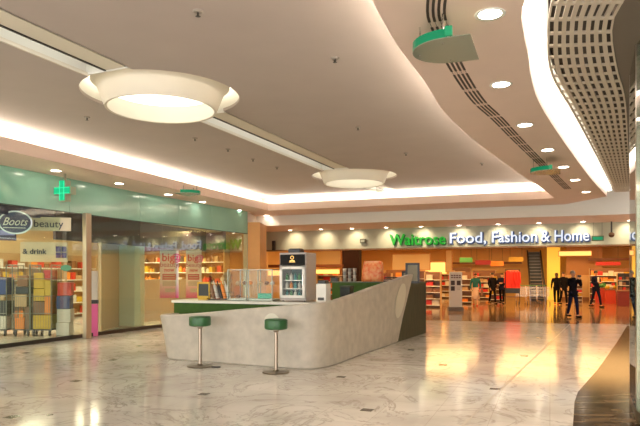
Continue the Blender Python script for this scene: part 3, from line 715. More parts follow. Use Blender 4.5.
# ================================================================== FAR FASCIA and sign
fas = mat('fascia_sage', (.50, .51, .37), .45, var=.03, vscale=2)
m_ = MB(); m_.prism([K(-.3, 0).xy, K(17, 0).xy, K(17, .3).xy, K(-.3, .3).xy], 2.76, ZU); struct(m_, 'wall_back', fas)
m_ = MB(); m_.prism([K(-.3, -.03).xy, K(17, -.03).xy, K(17, .3).xy, K(-.3, .3).xy], 2.70, 2.76); struct(m_, 'trim_5', mat('bronze_trim', (.25, .13, .05), .4))
def u_at(px, v=0):
    o = K(0, v); k = (px-CX)/FPX; return (k*o.y-o.x)/(N.x-k*N.y)
t = thing('shop_sign', 'green illuminated lettering of the supermarket name on the far fascia', 'sign', K(u_at(390), -.02, 2.86), A)
gs = emat('sign_green', (.005, .34, .015), .55, (.003, .12, .006))
w_total = u_at(446)-u_at(390)
o = text_mesh('lettering', 'Waitrose', .66, .04, gs, t, (0, -.06, .03), (PI/2, 0, 0), offset=.006)
o.scale = (w_total/o.dimensions.x, 1, 1)
o2 = text_mesh('lettering_back', 'Waitrose', .66, .02, mat('sign_dark_green', (.005, .10, .01), .4), t, (.04, -.02, -.01), (PI/2, 0, 0), offset=.014); o2.scale = o.scale
t = thing('shop_sign', 'white lettering reading Food, Fashion & Home on the far fascia', 'sign', K(u_at(449), -.02, 2.86), A)
wh = emat('sign_white', (.72, .80, .95), .50, (.25, .28, .32)); blu = mat('sign_blue', (.05, .09, .22), .4)
words = [('Food,', 449, 485), ('Fashion', 491, 536), ('&', 540.5, 549.5), ('Home', 553.5, 588)]
u0 = u_at(449)
for wd, a_px, b_px in words:
    ww = u_at(b_px)-u_at(a_px); x0 = u_at(a_px)-u0
    o = text_mesh('lettering', wd, .62, .03, wh, t, (x0, -.06, .06), (PI/2, 0, 0), offset=.004); sc = ww/o.dimensions.x; o.scale = (sc, 1, 1)
    o = text_mesh('lettering_back', wd, .62, .015, blu, t, (x0+.035, -.015, .03), (PI/2, 0, 0), offset=.03); o.scale = (sc, 1, 1)
# small things hung in front of the fascia
p = K(u_at(597), -.35, 2.98); t = thing('exit_sign', 'small green box exit sign hanging before the fascia near its right end', 'exit sign', p, A)
MB().bev((0, 0, 0), (.42, .08, .20), .01).build('case', mat('sign_case', (.10, .12, .05), .4), t); MB().box((0, -.045, 0), (.34, .005, .12)).build('lit_face', g_em, t)
s = MB()
for sx in (-.15, .15): s.cyl((sx, 0, .1), (sx, 0, .60), .006, 5)
s.build('hanger', darkmetal, t)
p = K(u_at(610.5), -.4, 3.1); t = thing('dome_camera', 'dark round dome camera hanging before the fascia near the right glass', 'security camera', p, A)
MB().ball((0, 0, 0), .10, seg=14).build('dome', mat('bronze_dome', (.12, .05, .02), .2), t, smooth=True); MB().cyl((0, 0, .05), (0, 0, .495), .03).build('stem', darkmetal, t)
MB().lathe([(.06, -.01), (.105, .0), (.105, .05), (.05, .09)], 16).build('collar', MATS['bronze_trim'], t, smooth=True)
p = K(u_at(363.5), -.08, 3.08); t = thing('wall_sounder', 'small square dark box on the fascia left of the green sign', 'wall box', p, A)
MB().bev((0, 0, 0), (.26, .1, .2), .01).build('case', mat('sounder_case', (.10, .10, .06), .4), t); MB().box((0, -.055, 0), (.16, .01, .1)).build('window', mat('sounder_window', (.3, .32, .25), .3), t)

# ================================================================== SUPERMARKET INTERIOR
ws = mat('warm_wall', (.75, .47, .18), .6, var=.05, vscale=1)
m_ = MB(); m_.prism([K(-3, 18).xy, K(20, 18).xy, K(20, 18.2).xy, K(-3, 18.2).xy], 0, 3.6); struct(m_, 'wall_back', ws)
m_ = MB(); m_.prism([K(-3, .3).xy, K(20, .3).xy, K(20, 18.2).xy, K(-3, 18.2).xy], 3.42, 3.5); struct(m_, 'ceiling', mat('warm_ceiling', (.75, .55, .32), .6))
m_ = MB(); m_.prism([K(17.6, -3).xy, K(17.8, -3).xy, K(17.8, 18).xy, K(17.6, 18).xy], 0, 3.6); struct(m_, 'wall_right', ws)
m_ = MB(); m_.prism([K(-2.7, .3).xy, K(-.3, .3).xy, K(-.3, .4).xy, K(-2.58, .4).xy, K(-2.58, 18).xy, K(-2.7, 18).xy], 0, 3.6); struct(m_, 'wall_left', ws)
LB = ['left front', 'middle front', 'right front', 'left centre', 'middle centre', 'right centre', 'left rear', 'middle rear', 'right rear', 'far right front', 'far right centre', 'far right rear']
i = 0
for v in (2.5, 7.5, 13):
    for u in (2, 6.5, 11, 15):
        t = thing('ceiling_panel_light', f'warm glowing ceiling panel in the supermarket, {["left","centre left","centre right","right"][[2,6.5,11,15].index(u)]} of the {["front","middle","rear"][[2.5,7.5,13].index(v)]} row', 'ceiling light', K(u, v, 3.40), A, 'ceiling panels in the supermarket')
        MB().box((0, 0, 0), (3.2, 1.9, .03)).build('frame', white_p, t); MB().box((0, 0, -.018), (3.05, 1.75, .01)).build('diffuser', emat('market_panel', (1, .62, .25), 1.3), t)
        area(K(u, v, 3.36), None, 3.0, 1.7, 72, (1, .56, .19), A)
def at_px(px, Y): return ((px-CX)/FPX*Y, Y, 0)
# back-wall panels
def lit_band(px0, px1, y0, y1, Y, label, m, nm='lit_panel'):
    w = (px1-px0)/FPX*Y; h = (y1-y0)/FPX*Y
    t = thing(nm, label, 'wall panel', (((px0+px1)/2-CX)/FPX*Y, Y, H+(HY-(y0+y1)/2)/FPX*Y), A)
    MB().bev((0, 0, 0), (w, .06, h), .01).build('panel', m, t); s = MB(); s.box((0, -.02, h/2), (w+.05, .1, .04)).box((0, -.02, -h/2), (w+.05, .1, .04)).box((-w/2-.01, -.02, 0), (.03, .1, h+.04)).box((w/2+.01, -.02, 0), (.03, .1, h+.04)); s.build('frame', mat('orange_frame', (.5, .2, .05), .5), t)
tanp = mat('tan_panel', (.62, .45, .22), .5); ylw = emat('yellow_glow', (1, .55, .08), 1.1)
lit_band(270, 292, 236, 248, 29.6+.8, 'small pale panel above the fridge left side', tanp)
lit_band(301, 342, 251, 266, 33, 'wide pale orange panel behind the fridge', tanp)
lit_band(392, 430, 254, 270, 36, 'wide tan panel behind the menu frame', tanp)
lit_band(446, 452, 250, 272, 37, 'narrow pale panel above the white totem', mat('pale_panel', (.8, .62, .3), .5))
ygl = emat('painted_yellow_glow', (1, .60, .18), .55)  # emission paints the yellow glow onto these panels; no lamp behind them
for px0, px1, y0, y1, Yq, lb in [(264, 300, 270, 276, 31.0, 'yellow panel with painted-in glow low behind the fridge'), (302, 341, 269, 274, 31.5, 'yellow panel with painted-in glow right of the fridge'), 
                             (425, 447, 262, 274, 38.5, 'yellow notice panel with painted-in glow left of the white totem'), (461, 486, 264, 270, 43.0, 'yellow panel with painted-in glow far behind the teal figure'), (560, 590, 251, 256, 37.4, 'strip with painted-in glow above the brown partition')]:
    lit_band(px0, px1, y0, y1, Yq, lb, ygl, 'painted_glow_panel')
for px0, px1, y0, y1, Yq, lb in [(264, 345, 264.5, 267.5, 30.4, 'long dark brown rail behind the fridge and cups'), (452, 520, 262, 264, 41, 'thin dark rail high above the shoppers'), (590, 630, 258, 260.5, 37.0, 'thin dark rail above the produce shelves')]:
    w = (px1-px0)/FPX*Yq; o = MB().bev((0, 0, 0), (w, .12, (y1-y0)/FPX*Yq), .01).build('valance_rail', mat('rail_brown', (.16, .05, .015), .5)); put(o, (((px0+px1)/2-CX)/FPX*Yq, Yq, H+(HY-(y0+y1)/2)/FPX*Yq), A); tag(o, lb, 'rail')
for px, Yq, wq, hq, mm, z, lb in [(483, 36, .9, .28, 'red', 2.35, 'red hanging promotional board over the shoppers'), (497, 37.5, .8, .3, 'orange', 2.3, 'orange hanging promotional board behind the red one'), (608, 34.5, 1.3, .2, 'red', 2.25, 'long red hanging board over the produce shelves'),
                              (466, 38, .8, .3, 'green', 2.55, 'green hanging board over the teal figure'), (516, 38.5, .9, .3, 'yellow', 2.6, 'yellow hanging board above the red coats')]:
    t = thing('hanging_board', lb, 'hanging sign', (*at_px(px, Yq)[:2], z), A); MB().bev((0, 0, 0), (wq, .03, hq), .008).build('board', PAL[mm], t)
    for sx in (-1, 1): MB().cyl((sx*wq*.4, 0, hq/2), (sx*wq*.4, 0, 3.42-z), .008, 5).build('hanger', darkmetal, t)
# dark brown column
Y = 31; t = tag(MB().bev((0, 0, 1.7), (.9, .5, 3.4), .02).build('column', mat('dark_brown_column', (.018, .006, .004), .6, spec=.1)), 'dark brown square column behind the kiosk, under the sage fascia', 'column'); put(t, ((352-CX)/FPX*Y, Y, 0), A)
Y = 39; t = tag(MB().bev((0, 0, 1.7), (.80, .4, 3.4), .02).build('column', mat('column_painted_light', (.85, .60, .08), .4, em=(.95, .5, .05), es=.35)), 'column with painted-on yellow light right of the escalator', 'column'); put(t, ((553.5-CX)/FPX*Y, Y, 0), A)  # yellow light falling on this column is put into its colour and emission
# smooth brown wall panel + pale lower counter
Y = 38; t = thing('wall_partition', 'large plain brown partition behind the walking people', 'partition', ((584-CX)/FPX*Y, Y, 0), A)
MB().box((0, 0, 2.5), (2.1, .12, 1.8)).build('upper_panel', mat('brown_panel', (.42, .20, .07), .5), t); MB().box((-.1, -.1, .8), (2.4, .2, 1.55)).build('lower_panel', mat('tan_lower', (.60, .38, .18), .5), t)
MB().box((-.1, -.15, .1), (2.4, .12, .2)).build('plinth', mat('dark_plinth', (.2, .08, .03), .5), t)

# shelving in the supermarket
def at_px(px, Y): return ((px-CX)/FPX*Y, Y, 0)
specs = [(300, 34, 1.9, 'behind the fridge', 2.0), (333, 35, 1.9, 'behind the white cup boxes', 2.0), (378, 33.5, 1.6, 'behind the orange bag', 1.7), (400, 35.5, 1.8, 'behind the menu frame', 1.9), (433, 29.5, .8, 'just left of the white totem', 1.75), (466, 33, .7, 'just right of the white totem', 1.75), (455, 41, 2.2, 'far behind the white totem', 2.1), (512, 42, 2.6, 'far behind the red rail', 2.1), (484, 39.5, 1.5, 'between the teal figure and the dark pair', 1.9), (497, 36.2, .8, 'right behind the dark pair', 1.7), (420, 31.5, .8, 'just behind the counter end', 1.8), (578, 35.5, .5, 'behind the front walker', 1.3)]
for px, Y, w, lb, h in specs:
    shelf_unit(at_px(px, Y), A, w, h, 5, f'warm-lit supermarket shelving {lb}', f'on the supermarket shelving {lb}', f'goods {lb}', ['orange', 'red', 'white', 'yellow', 'brown', 'tan'], .8, prod=(.26, .40), backm=PAL['brown'])
# produce wall on the right
shelf_unit(at_px(613, 36), A, 2.6, 2.0, 5, 'tall produce shelving at the right with bright packets', 'on the tall right-hand produce shelving', 'produce on the right shelving', ['white', 'green', 'red', 'orange', 'yellow', 'white'], .9, prod=(.2, .34), backm=PAL['brown'])
shelf_unit(at_px(626, 33), A, .9, 1.7, 5, 'narrow dark shelving beside the right-hand glass', 'on the narrow dark shelving by the right glass', 'goods by the right glass', ['brown', 'red', 'white', 'black'], .8, prod=(.14, .2), backm=PAL['black'])
def bin_(px, py, w, h, mname, col, label, Y):
    t = thing('produce_bin', label, 'bin', at_px(px, Y), A)
    s = MB(); s.add([(-w*.45, -.3, 0), (w*.45, -.3, 0), (w*.45, .3, 0), (-w*.45, .3, 0), (-w/2, -.34, h), (w/2, -.34, h), (w/2, .34, h), (-w/2, .34, h)], [(0,3,2,1), (0,1,5,4), (1,2,6,5), (2,3,7,6), (3,0,4,7), (4,5,6,7)])
    s.build('body', mat(mname, col, .5), t); MB().box((0, 0, h), (w+.04, .72, .05)).build('rim', PAL['brown'], t)
bin_(611, 0, .62, .78, 'bin_red', (.55, .05, .02), 'bright red produce bin in the aisle at the right', 33.5)
bin_(623.5, 0, .68, .80, 'bin_maroon', (.16, .015, .012), 'dark maroon produce bin nearest the right glass', 30.8)
bin_(600, 0, .55, .85, 'bin_red', (.55, .05, .02), 'red produce bin left of the bright red one, farther back', 34.7)
for k, (px, Y, mm, z) in enumerate([(607.5, 33.5, 'yellow', .81), (611, 33.5, 'white', .81), (614, 33.5, 'yellow', .81), (598.5, 34.7, 'green', .88), (602, 34.7, 'green', .88)]):
    o = MB().ball((0, 0, .1), .13, seg=12, sz=.8).build('melon', PAL[mm], smooth=True); put(o, (*at_px(px, Y)[:2], z-.0))
    tag(o, ['left yellow melon on the bright red bin', 'pale melon in the middle of the bright red bin', 'right yellow melon on the bright red bin', 'left green melon on the farther red bin', 'right green melon on the farther red bin'][k], 'melon', 'melons on the produce bins')

# escalator
Y0 = 36.0; t = thing('escalator', 'dark steep escalator rising behind the shopping trolleys', 'escalator', at_px(537.5, Y0), -.30)
ang = math.radians(32); s = MB()
for k in range(15): s.box((0, .2+k*.33, .11+k*.21), (.72, .34, .20))
s.build('steps', mat('step_dark', (.035, .04, .05), .4, .5), t)
s = MB()
for k in range(15):
    for j in range(1): s.box((0, .035+k*.33, .20+k*.21), (.72, .02, .03))
s.build('step_edge', mat('step_edge', (.25, .26, .28), .4), t)
for sx in (-1, 1):
    s = MB(); x = sx*.42
    s.add([(x-.03, -.3, 0), (x-.03, 5.2, 2.9), (x-.03, 5.2, 3.35), (x-.03, .1, .95), (x-.03, -.3, .95), (x+.03, -.3, 0), (x+.03, 5.2, 2.9), (x+.03, 5.2, 3.35), (x+.03, .1, .95), (x+.03, -.3, .95)],
          [(0,1,2,3,4), (9,8,7,6,5), (0,5,6,1), (1,6,7,2), (2,7,8,3), (3,8,9,4), (4,9,5,0)])
    s.build('balustrade', mat('balustrade', (.22, .24, .30), .25, .3), t)
    s = MB(); s.path([(x, -.34, .98), (x, .1, .99), (x, 5.2, 3.38)], .04, 8); s.build('handrail', black, t)
# shopping trolleys
tr = thing('shopping_trolley', 'x', 'trolley')
wire = mat('wire_chrome', (.75, .62, .45), .25, .8)
s = MB(); w0, w1 = .28, .2
zs = [.45, .55, .65, .75, .85, .92]
for z in zs: 
    s.path([(-w0, .45, z), (w0, .45, z), (w1, -.42, z), (-w1, -.42, z), (-w0, .45, z)], .005, 4)
for k in range(7):
    f = k/6; s.cyl((-w0+2*w0*f, .45, .45), (-w0+2*w0*f, .45, .98), .004, 4); s.cyl((-w1+2*w1*f, -.42, .45), (-w1+2*w1*f, -.42, .88), .004, 4)
    yy = .45-.87*f; ww = w0+(w1-w0)*f
    s.cyl((-ww, yy, .45), (-ww, yy, .92), .004, 4); s.cyl((ww, yy, .45), (ww, yy, .92), .004, 4); s.cyl((-ww, yy, .45), (ww, yy, .45), .004, 4)
s.build('basket', wire, tr)
s = MB()
for sx in (-1, 1): s.path([(sx*.27, .5, 1.0), (sx*.27, .42, .45), (sx*.26, .42, .2), (sx*.2, -.4, .14)], .012, 6)
s.build('frame', wire, tr)
MB().cyl((-.29, .52, 1.01), (.29, .52, 1.01), .018, 8).build('handle', PAL['green'], tr)
for sx in (-1, 1):
    for yy in (.4, -.38):
        q = MB(); q.cyl((sx*.23-.012, yy, .055), (sx*.23+.012, yy, .055), .055, 12).box((sx*.23, yy, .12), (.03, .03, .08)); q.build('castor', black, tr)
tpos = [(522, 33.0, 'leftmost of the three'), (533, 33.0, 'middle of the three'), (544, 33.0, 'rightmost of the three')]
for i, (px, Y, lb) in enumerate(tpos):
    o = tr if i == 0 else copy_tree(tr)
    put(o, at_px(px, Y), -.15); o['label'] = 'wire shopping trolley below the escalator, '+lb; o['group'] = 'shopping trolleys below the escalator'

# totem sign
Y = 26.7; t = thing('information_totem', 'white upright information totem with three dark squares at the shop entrance', 'sign', at_px(455.5, Y), -.05)
MB().bev((0, 0, .09), (.66, .4, .18), .02).build('base', mat('totem_base', (.12, .10, .08), .5), t)
MB().bev((0, 0, .96), (.56, .14, 1.56), .015).build('panel', mat('totem_white', (.62, .60, .55), .4), t)
for x, z in ((-.13, 1.25), (.13, 1.25), (-.13, 1.0)): MB().box((x, -.075, z), (.17, .012, .2)).build('poster', mat('totem_poster', (.05, .03, .03), .4), t)
s = MB()
for r_ in range(2):
    for c in range(4): s.box((-.17+c*.115, -.075, 1.58-r_*.09), (.085, .01, .05))
s.build('label_row', mat('totem_label', (.15, .06, .05), .4), t)
s = MB(); s.box((.13, -.075, .95), (.14, .01, .02)).box((.13, -.075, 1.02), (.14, .01, .02)); s.build('text_line', mat('totem_grey', (.35, .32, .3), .4), t)

# red clothes rail
Y = 31.5; t = thing('clothes_rail', 'dark clothes rail on castors with dark lower shelf beside the shoppers', 'clothes rail', at_px(512.5, Y), A)
s = MB()
for sx in (-.36, .36):
    s.cyl((sx, 0, .08), (sx, 0, 1.9), .018, 8); s.cyl((sx, -.25, .08), (sx, .25, .08), .018, 8)
s.cyl((-.36, 0, 1.9), (.36, 0, 1.9), .018, 8); s.build('frame', black, t)
MB().bev((0, 0, .78), (.74, .5, .26), .03).build('lower_shelf', PAL['black'], t)
MB().bev((0, 0, .45), (.68, .4, .04), .01).build('base_shelf', PAL['brown'], t)
red = mat('red_cloth', (.80, .03, .02), .7)
def coat(name, m, loc, label, group):
    s = MB()
    prof = [(1.0, .05, .03), (.97, .12, .05), (.9, .21, .07), (.6, .19, .08), (.3, .21, .09), (.0, .25, .10)]
    n = 14; vs = []; fs = []
    for z, a, b in prof:
        for i in range(n): th_ = 2*PI*i/n; rr = 1+.08*math.sin(4*th_+z*5); vs.append((b*rr*math.cos(th_), a*rr*math.sin(th_), z*.92))
    for k in range(len(prof)-1):
        for i in range(n): j = (i+1) % n; fs.append((k*n+i, k*n+j, (k+1)*n+j, (k+1)*n+i))
    fs += [list(range(n)), list(range((len(prof)-1)*n, len(prof)*n))]
    s.add(vs, fs)
    for sg in (-1, 1): s.cyl((0, sg*.19, .82), (0, sg*.27, .25), .055, 10, .04)
    o = s.build(name, m, smooth='angle'); put(o, loc[:3], loc[3]); h = MB(); h.path([(0, -.18, .86), (0, 0, .93), (0, .18, .86)], .008, 5).cyl((0, 0, .93), (0, 0, .985), .005, 5); h.build('hanger', steel, o)
    return tag(o, label, 'coat', group)
px_, Y_, _ = at_px(512.5, 31.5)
for k, dx in enumerate((-.20, -.07, .06, .19)):
    coat('coat', red, (px_+dx*N.x, Y_+dx*N.y, .92, A+ .9), 'bright red coat on the clothes rail, '+['leftmost', 'second from the left', 'third from the left', 'rightmost'][k], 'red coats on the rail')

# ================================================================== PEOPLE
def skin(name, verts, edges, m, parent=None, root=0, sub=2, sq=.78):
    verts = [((v[0][0], v[0][1]/sq, v[0][2]), v[1]) for v in verts]
    me = bpy.data.meshes.new(name); me.from_pydata([v[0] for v in verts], edges, [])
    o = bpy.data.objects.new(name, me); COL.objects.link(o)
    o.modifiers.new('skin', 'SKIN').use_smooth_shade = True
    sv = me.skin_vertices[0].data
    for i, v in enumerate(verts):
        r_ = v[1]; sv[i].radius = (r_, r_) if not isinstance(r_, tuple) else r_; sv[i].use_root = (i == root)
    ss = o.modifiers.new('sub', 'SUBSURF'); ss.levels = sub; ss.render_levels = sub
    nm = evaluate(o); o.modifiers.clear(); o.data = nm; nm.materials.clear(); nm.materials.append(m); nm.transform(Matrix.Diagonal((1, sq, 1, 1))); nm.shade_smooth()
    if parent: o.parent = parent
    return o
def join_into(o, others):
    bm = bmesh.new(); bm.from_mesh(o.data)
    for x in others: bm.from_mesh(x.data)
    bm.to_mesh(o.data); bm.free(); o.data.shade_smooth()
    for x in others: bpy.data.objects.remove(x)
SK = mat('skin_tone', (.55, .30, .18), .5)
def person(loc, rz, label, top, leg, shoe, hair, stride=.18, arms='walk', height=1.75, skirt=False, shirt=None, hair_long=False, bag=False):
    t = thing('person', label, 'person', loc, rz, 'people at the supermarket entrance'); k = height/1.75; t.scale = (k,)*3
    st = stride
    def arm(sg):
        sh = Vector((sg*.19, .0, 1.42))
        if arms == 'camera': el = Vector((sg*.27, -.12, 1.20)); wr = Vector((sg*.07, -.30, 1.47))
        elif arms == 'fold': el = Vector((sg*.26, -.02, 1.15)); wr = Vector((sg*.03, -.20, 1.18))
        else: el = Vector((sg*.25, sg*.05*(1 if st > 0 else -1)+.03, 1.14)); wr = Vector((sg*.24, sg*.12*(1 if st > 0 else -1)-.06, .90))
        return sh, el, wr
    legs = {}
    for sg in (-1, 1):
        s_ = sg*st; legs[sg] = (Vector((sg*.095, 0, .90)), Vector((sg*.10, -s_*.55-.02, .49)), Vector((sg*.10, -s_+(.05 if s_ < 0 else 0), .085+(.03 if s_ < 0 else 0))))
    V = [((0, 0, .96), .14), ((0, 0, 1.14), .125), ((0, .0, 1.34), .145), ((0, .005, 1.47), .062), ((0, -.0, 1.54), .055), ((0, -.012, 1.62), .085), ((0, -.005, 1.69), .09), ((0, 0, 1.74), .055)]
    E = [(0, 1), (1, 2), (2, 3), (3, 4), (4, 5), (5, 6), (6, 7)]
    nose = []
    for sg in (-1, 1):
        sh, el, wr = arm(sg); i = len(V); V += [(sh, .06), (el, .043), (wr, .027)]; E += [(2, i), (i, i+1), (i+1, i+2)]
        hp, kn, an = legs[sg]; i = len(V); V += [(hp, .088), (kn, .057), (an, .036), (an+Vector((0, -.12, -.045)), .033)]; E += [(0, i), (i, i+1), (i+1, i+2), (i+2, i+3)]
    body = skin('body', V, E, SK, t)
    hands = []
    for sg in (-1, 1):
        sh, el, wr = arm(sg); d = (wr-el).normalized()
        if arms == 'camera': d = Vector((-sg*.25, -.15, .95)).normalized()
        pl = Vector((-sg, 0, 0)) if arms != 'camera' else Vector((-sg*.3, 1, 0)).normalized()   # palm faces
        side = d.cross(pl).normalized()*(sg)
        hv = [(wr-d*.02, .024), (wr+d*.04, (.030, .02)), (wr+d*.075, (.034, .018))]; he = [(0, 1), (1, 2)]
        for f in range(4):
            o_ = side*(.027-.018*f); L_ = (.030, .034, .031, .024)[f]
            a_ = wr+d*.085+o_; b_2 = a_+d*L_+pl*.006; c_2 = b_2+d*L_*.8+pl*.016
            i = len(hv); hv += [(a_, .0095), (b_2, .0085), (c_2, .007)]; he += [(2, i), (i, i+1), (i+1, i+2)]
        i = len(hv); hv += [(wr+d*.03+side*.032, .011), (wr+d*.065+side*.05+pl*.01, .009)]; he += [(0, i), (i, i+1)]
        hands.append(skin('hand', hv, he, SK, sub=1, sq=1))
    f_ = MB(); f_.ball((0, -.107, 1.625), .014, 1, 1.2, 1.6, 8); f_.ball((-.078, .0, 1.63), .02, .4, .7, 1.3, 8); f_.ball((.078, .0, 1.63), .02, .4, .7, 1.3, 8)
    hands.append(f_.build('face', SK)); join_into(body, hands)
    ey = MB()
    for sg in (-1, 1): ey.ball((sg*.03, -.098, 1.65), .009, seg=6)
    ey.build('eyes', PAL['black'], t)
    mo = MB(); mo.box((0, -.098, 1.582), (.04, .012, .008)); mo.build('mouth', mat('lips', (.35, .10, .08), .5), t)
    # jacket
    V = [((0, 0, .84), .165), ((0, 0, .98), .165), ((0, 0, 1.16), .155), ((0, 0, 1.35), .185), ((0, .0, 1.49), .085), ((0, 0, 1.52), .07)]; E = [(0, 1), (1, 2), (2, 3), (3, 4), (4, 5)]
    for sg in (-1, 1):
        sh, el, wr = arm(sg); i = len(V); V += [(sh, .075), (el, .057), (wr-(wr-el)*.04, .04)]; E += [(3, i), (i, i+1), (i+1, i+2)]
    skin('jacket', V, E, top, t, root=1)
    if skirt:
        s = MB(); s.lathe([(.15, 1.0), (.18, .85), (.20, .6), (.23, .36), (.215, .36), (.14, .9)], 20); s.build('skirt', leg, t, smooth=True)
    else:
        V = [((0, 0, .95), .135)]; E = []
        for sg in (-1, 1):
            hp, kn, an = legs[sg]; i = len(V); V += [(hp, .10), (kn, .072), (an+Vector((0, 0, .0)), .058)]; E += [(0, i), (i, i+1), (i+1, i+2)]
        skin('trousers', V, E, leg, t)
    for sg in (-1, 1):
        hp, kn, an = legs[sg]; z = an.z
        s = MB(); s.bev((an.x, an.y-.06, z-.045), (.09, .27, .075), .03); s.build('shoe', shoe, t, smooth=True)
    hm = MB(); hm.ball((0, .022, 1.69), .1, .92, 1.0, .88, 14)
    if hair_long: hm.ball((0, .065, 1.60), .085, 1.0, .6, 1.4, 12)
    hm.build('hair', hair, t, smooth=True)
    if shirt: MB().bev((0, -.145, 1.33), (.10, .03, .24), .012).build('shirt', shirt, t)
    if bag:
        b_ = MB(); b_.bev((.33, -.02, .72), (.10, .28, .3), .03).path([(.33, -.1, .87), (.28, -.08, .93), (.33, .06, .87)], .01, 6); b_.build('x', PAL['brown']); 
        o = bpy.data.objects['x']; o.name = 'handbag'; o.parent = t
    return t
blk = mat('black_cloth', (.008, .007, .009), .8, spec=.05); nvy = mat('navy_cloth', (.010, .013, .034), .8, spec=.05); tea = mat('teal_cloth', (.01, .13, .12), .8); pal = mat('pale_cloth', (.62, .45, .35), .8)
hb = mat('brown_hair', (.06, .025, .01), .6); hk = mat('black_hair', (.012, .01, .01), .6); hg = mat('grey_hair', (.25, .2, .16), .6)
p = floor_pt(573, 317.5); person((*p, 0), .25, 'person in dark clothes walking forward with a camera raised in both hands', blk, nvy, blk, hg, .14, 'camera')
o = thing('camera_device', 'small black camera held up by the front walking person', 'camera', (p[0]+.0, p[1], 0), .25)
MB().bev((0, -.36, 1.56), (.12, .05, .075), .008).build('case', black, o); MB().cyl((0, -.385, 1.56), (0, -.43, 1.56), .025, 14).build('lens', darkmetal, o)
for c in kids(o): c.location.z -= 0
p = floor_pt(596, 307.3); person((*p, 0), .35, 'person in dark jacket and white shirt with folded hands, right of the front walker', nvy, nvy, blk, hk, .2, 'fold', 1.8, shirt=white_p)
p = at_px(563.5, 32.0); person(p, .1, 'person in long black coat, right one of the pair left of the front walker', blk, blk, blk, hb, .16)
p = at_px(556.5, 32.6); person(p, 2.9, 'person in black seen from behind, left one of the pair by the yellow column', blk, blk, PAL['red'], hb, -.12, 'walk', 1.7, hair_long=True)
p = at_px(475.5, 31.0); person(p, -.3, 'person in teal top and pale skirt beside the white totem', tea, pal, PAL['red'], hb, .18, 'walk', 1.68, skirt=True, hair_long=True, bag=True)
p = at_px(492.5, 33.0); person(p, .2, 'person in dark clothes standing left of the red coats', blk, blk, blk, hk, .15, 'walk', 1.7)
p = at_px(502, 33.2); person(p, -.5, 'person in navy turned toward the red coats', nvy, blk, blk, hb, .1, 'fold', 1.7, hair_long=True)

# ================================================================== KIOSK COUNTER
base = [(-2.72, 12.0), (-2.90, 11.45), (-2.72, 11.26), (-2.2, 11.03), (-1.52, 10.70), (-.9, 10.38), (-.45, 10.18), (-.15, 10.14), (.06, 10.28), (.25, 10.62), (.55, 11.3), (.9, 12.15), (1.36, 13.15), (1.86, 14.3)]
ht = [.84, .85, .865, .905, .985, 1.05, 1.10, 1.115, 1.125, 1.145, 1.20, 1.28, 1.43, 1.62]
flare = [.14, .14, .12, .07, .05, .05, .05, .04, .03, .02, .0, .0, .04, .0]
Pb = [Vector((x, y, z)) for (x, y), z in zip(base, ht)]
# resample smoothly (x, y, height, flare)
def cr(P, i, t):
    p0 = P[max(i-1, 0)]; p1 = P[i]; p2 = P[i+1]; p3 = P[min(i+2, len(P)-1)]
    return [.5*(2*b+(c-a)*t+(2*a-5*b+4*c-d)*t*t+(3*b-a-3*c+d)*t**3) for a, b, c, d in zip(p0, p1, p2, p3)]
P4 = [(x, y, z, f) for (x, y), z, f in zip(base, ht, flare)]
pts = []
for i in range(len(P4)-1):
    for k in range(5): pts.append(cr(P4, i, k/5))
pts.append(list(P4[-1]))
s = MB(); n = len(pts); rows = []
TH = .13
for i, (x, y, z, f) in enumerate(pts):
    a = Vector(pts[max(i-1, 0)][:2]); b = Vector(pts[min(i+1, n-1)][:2]); d = (b-a).normalized(); o_ = Vector((d.y, -d.x))
    tipf = max(0, (i-(n-9))/8)      # the tip leans out over the end
    tip = Vector((.40, .27))*tipf**1.5 if tipf > 0 else Vector((0, 0))
    if i < 4: tip += Vector((-.05, 0))
    def P(off, zz, fr): q = Vector((x, y))+o_*(off+f*fr)+tip*fr; return (q.x, q.y, zz)
    rows.append([P(-.03, 0, 0), P(0, .03, 0), P(0, z*.35, .3), P(0, z*.7, .68), P(0, z-.02, 1), P(-.02, z, 1), P(-TH+.02, z, 1), P(-TH, z-.02, 1), P(-TH, z*.5, .5), P(-TH, 0, 0)])
k = len(rows[0])
vs = [p for r_ in rows for p in r_]
fs = [(i*k+j, (i+1)*k+j, (i+1)*k+(j+1) % k, i*k+(j+1) % k) for i in range(n-1) for j in range(k)]+[list(range(k)), [(n-1)*k+j for j in range(k)]]
s.add(vs, fs)
kio = thing('kiosk_counter', 'large pale boat-shaped kiosk counter rising to a pointed right tip', 'counter', (0, 0, 0))
s.build('curved_wall', concrete, kio, smooth='angle')
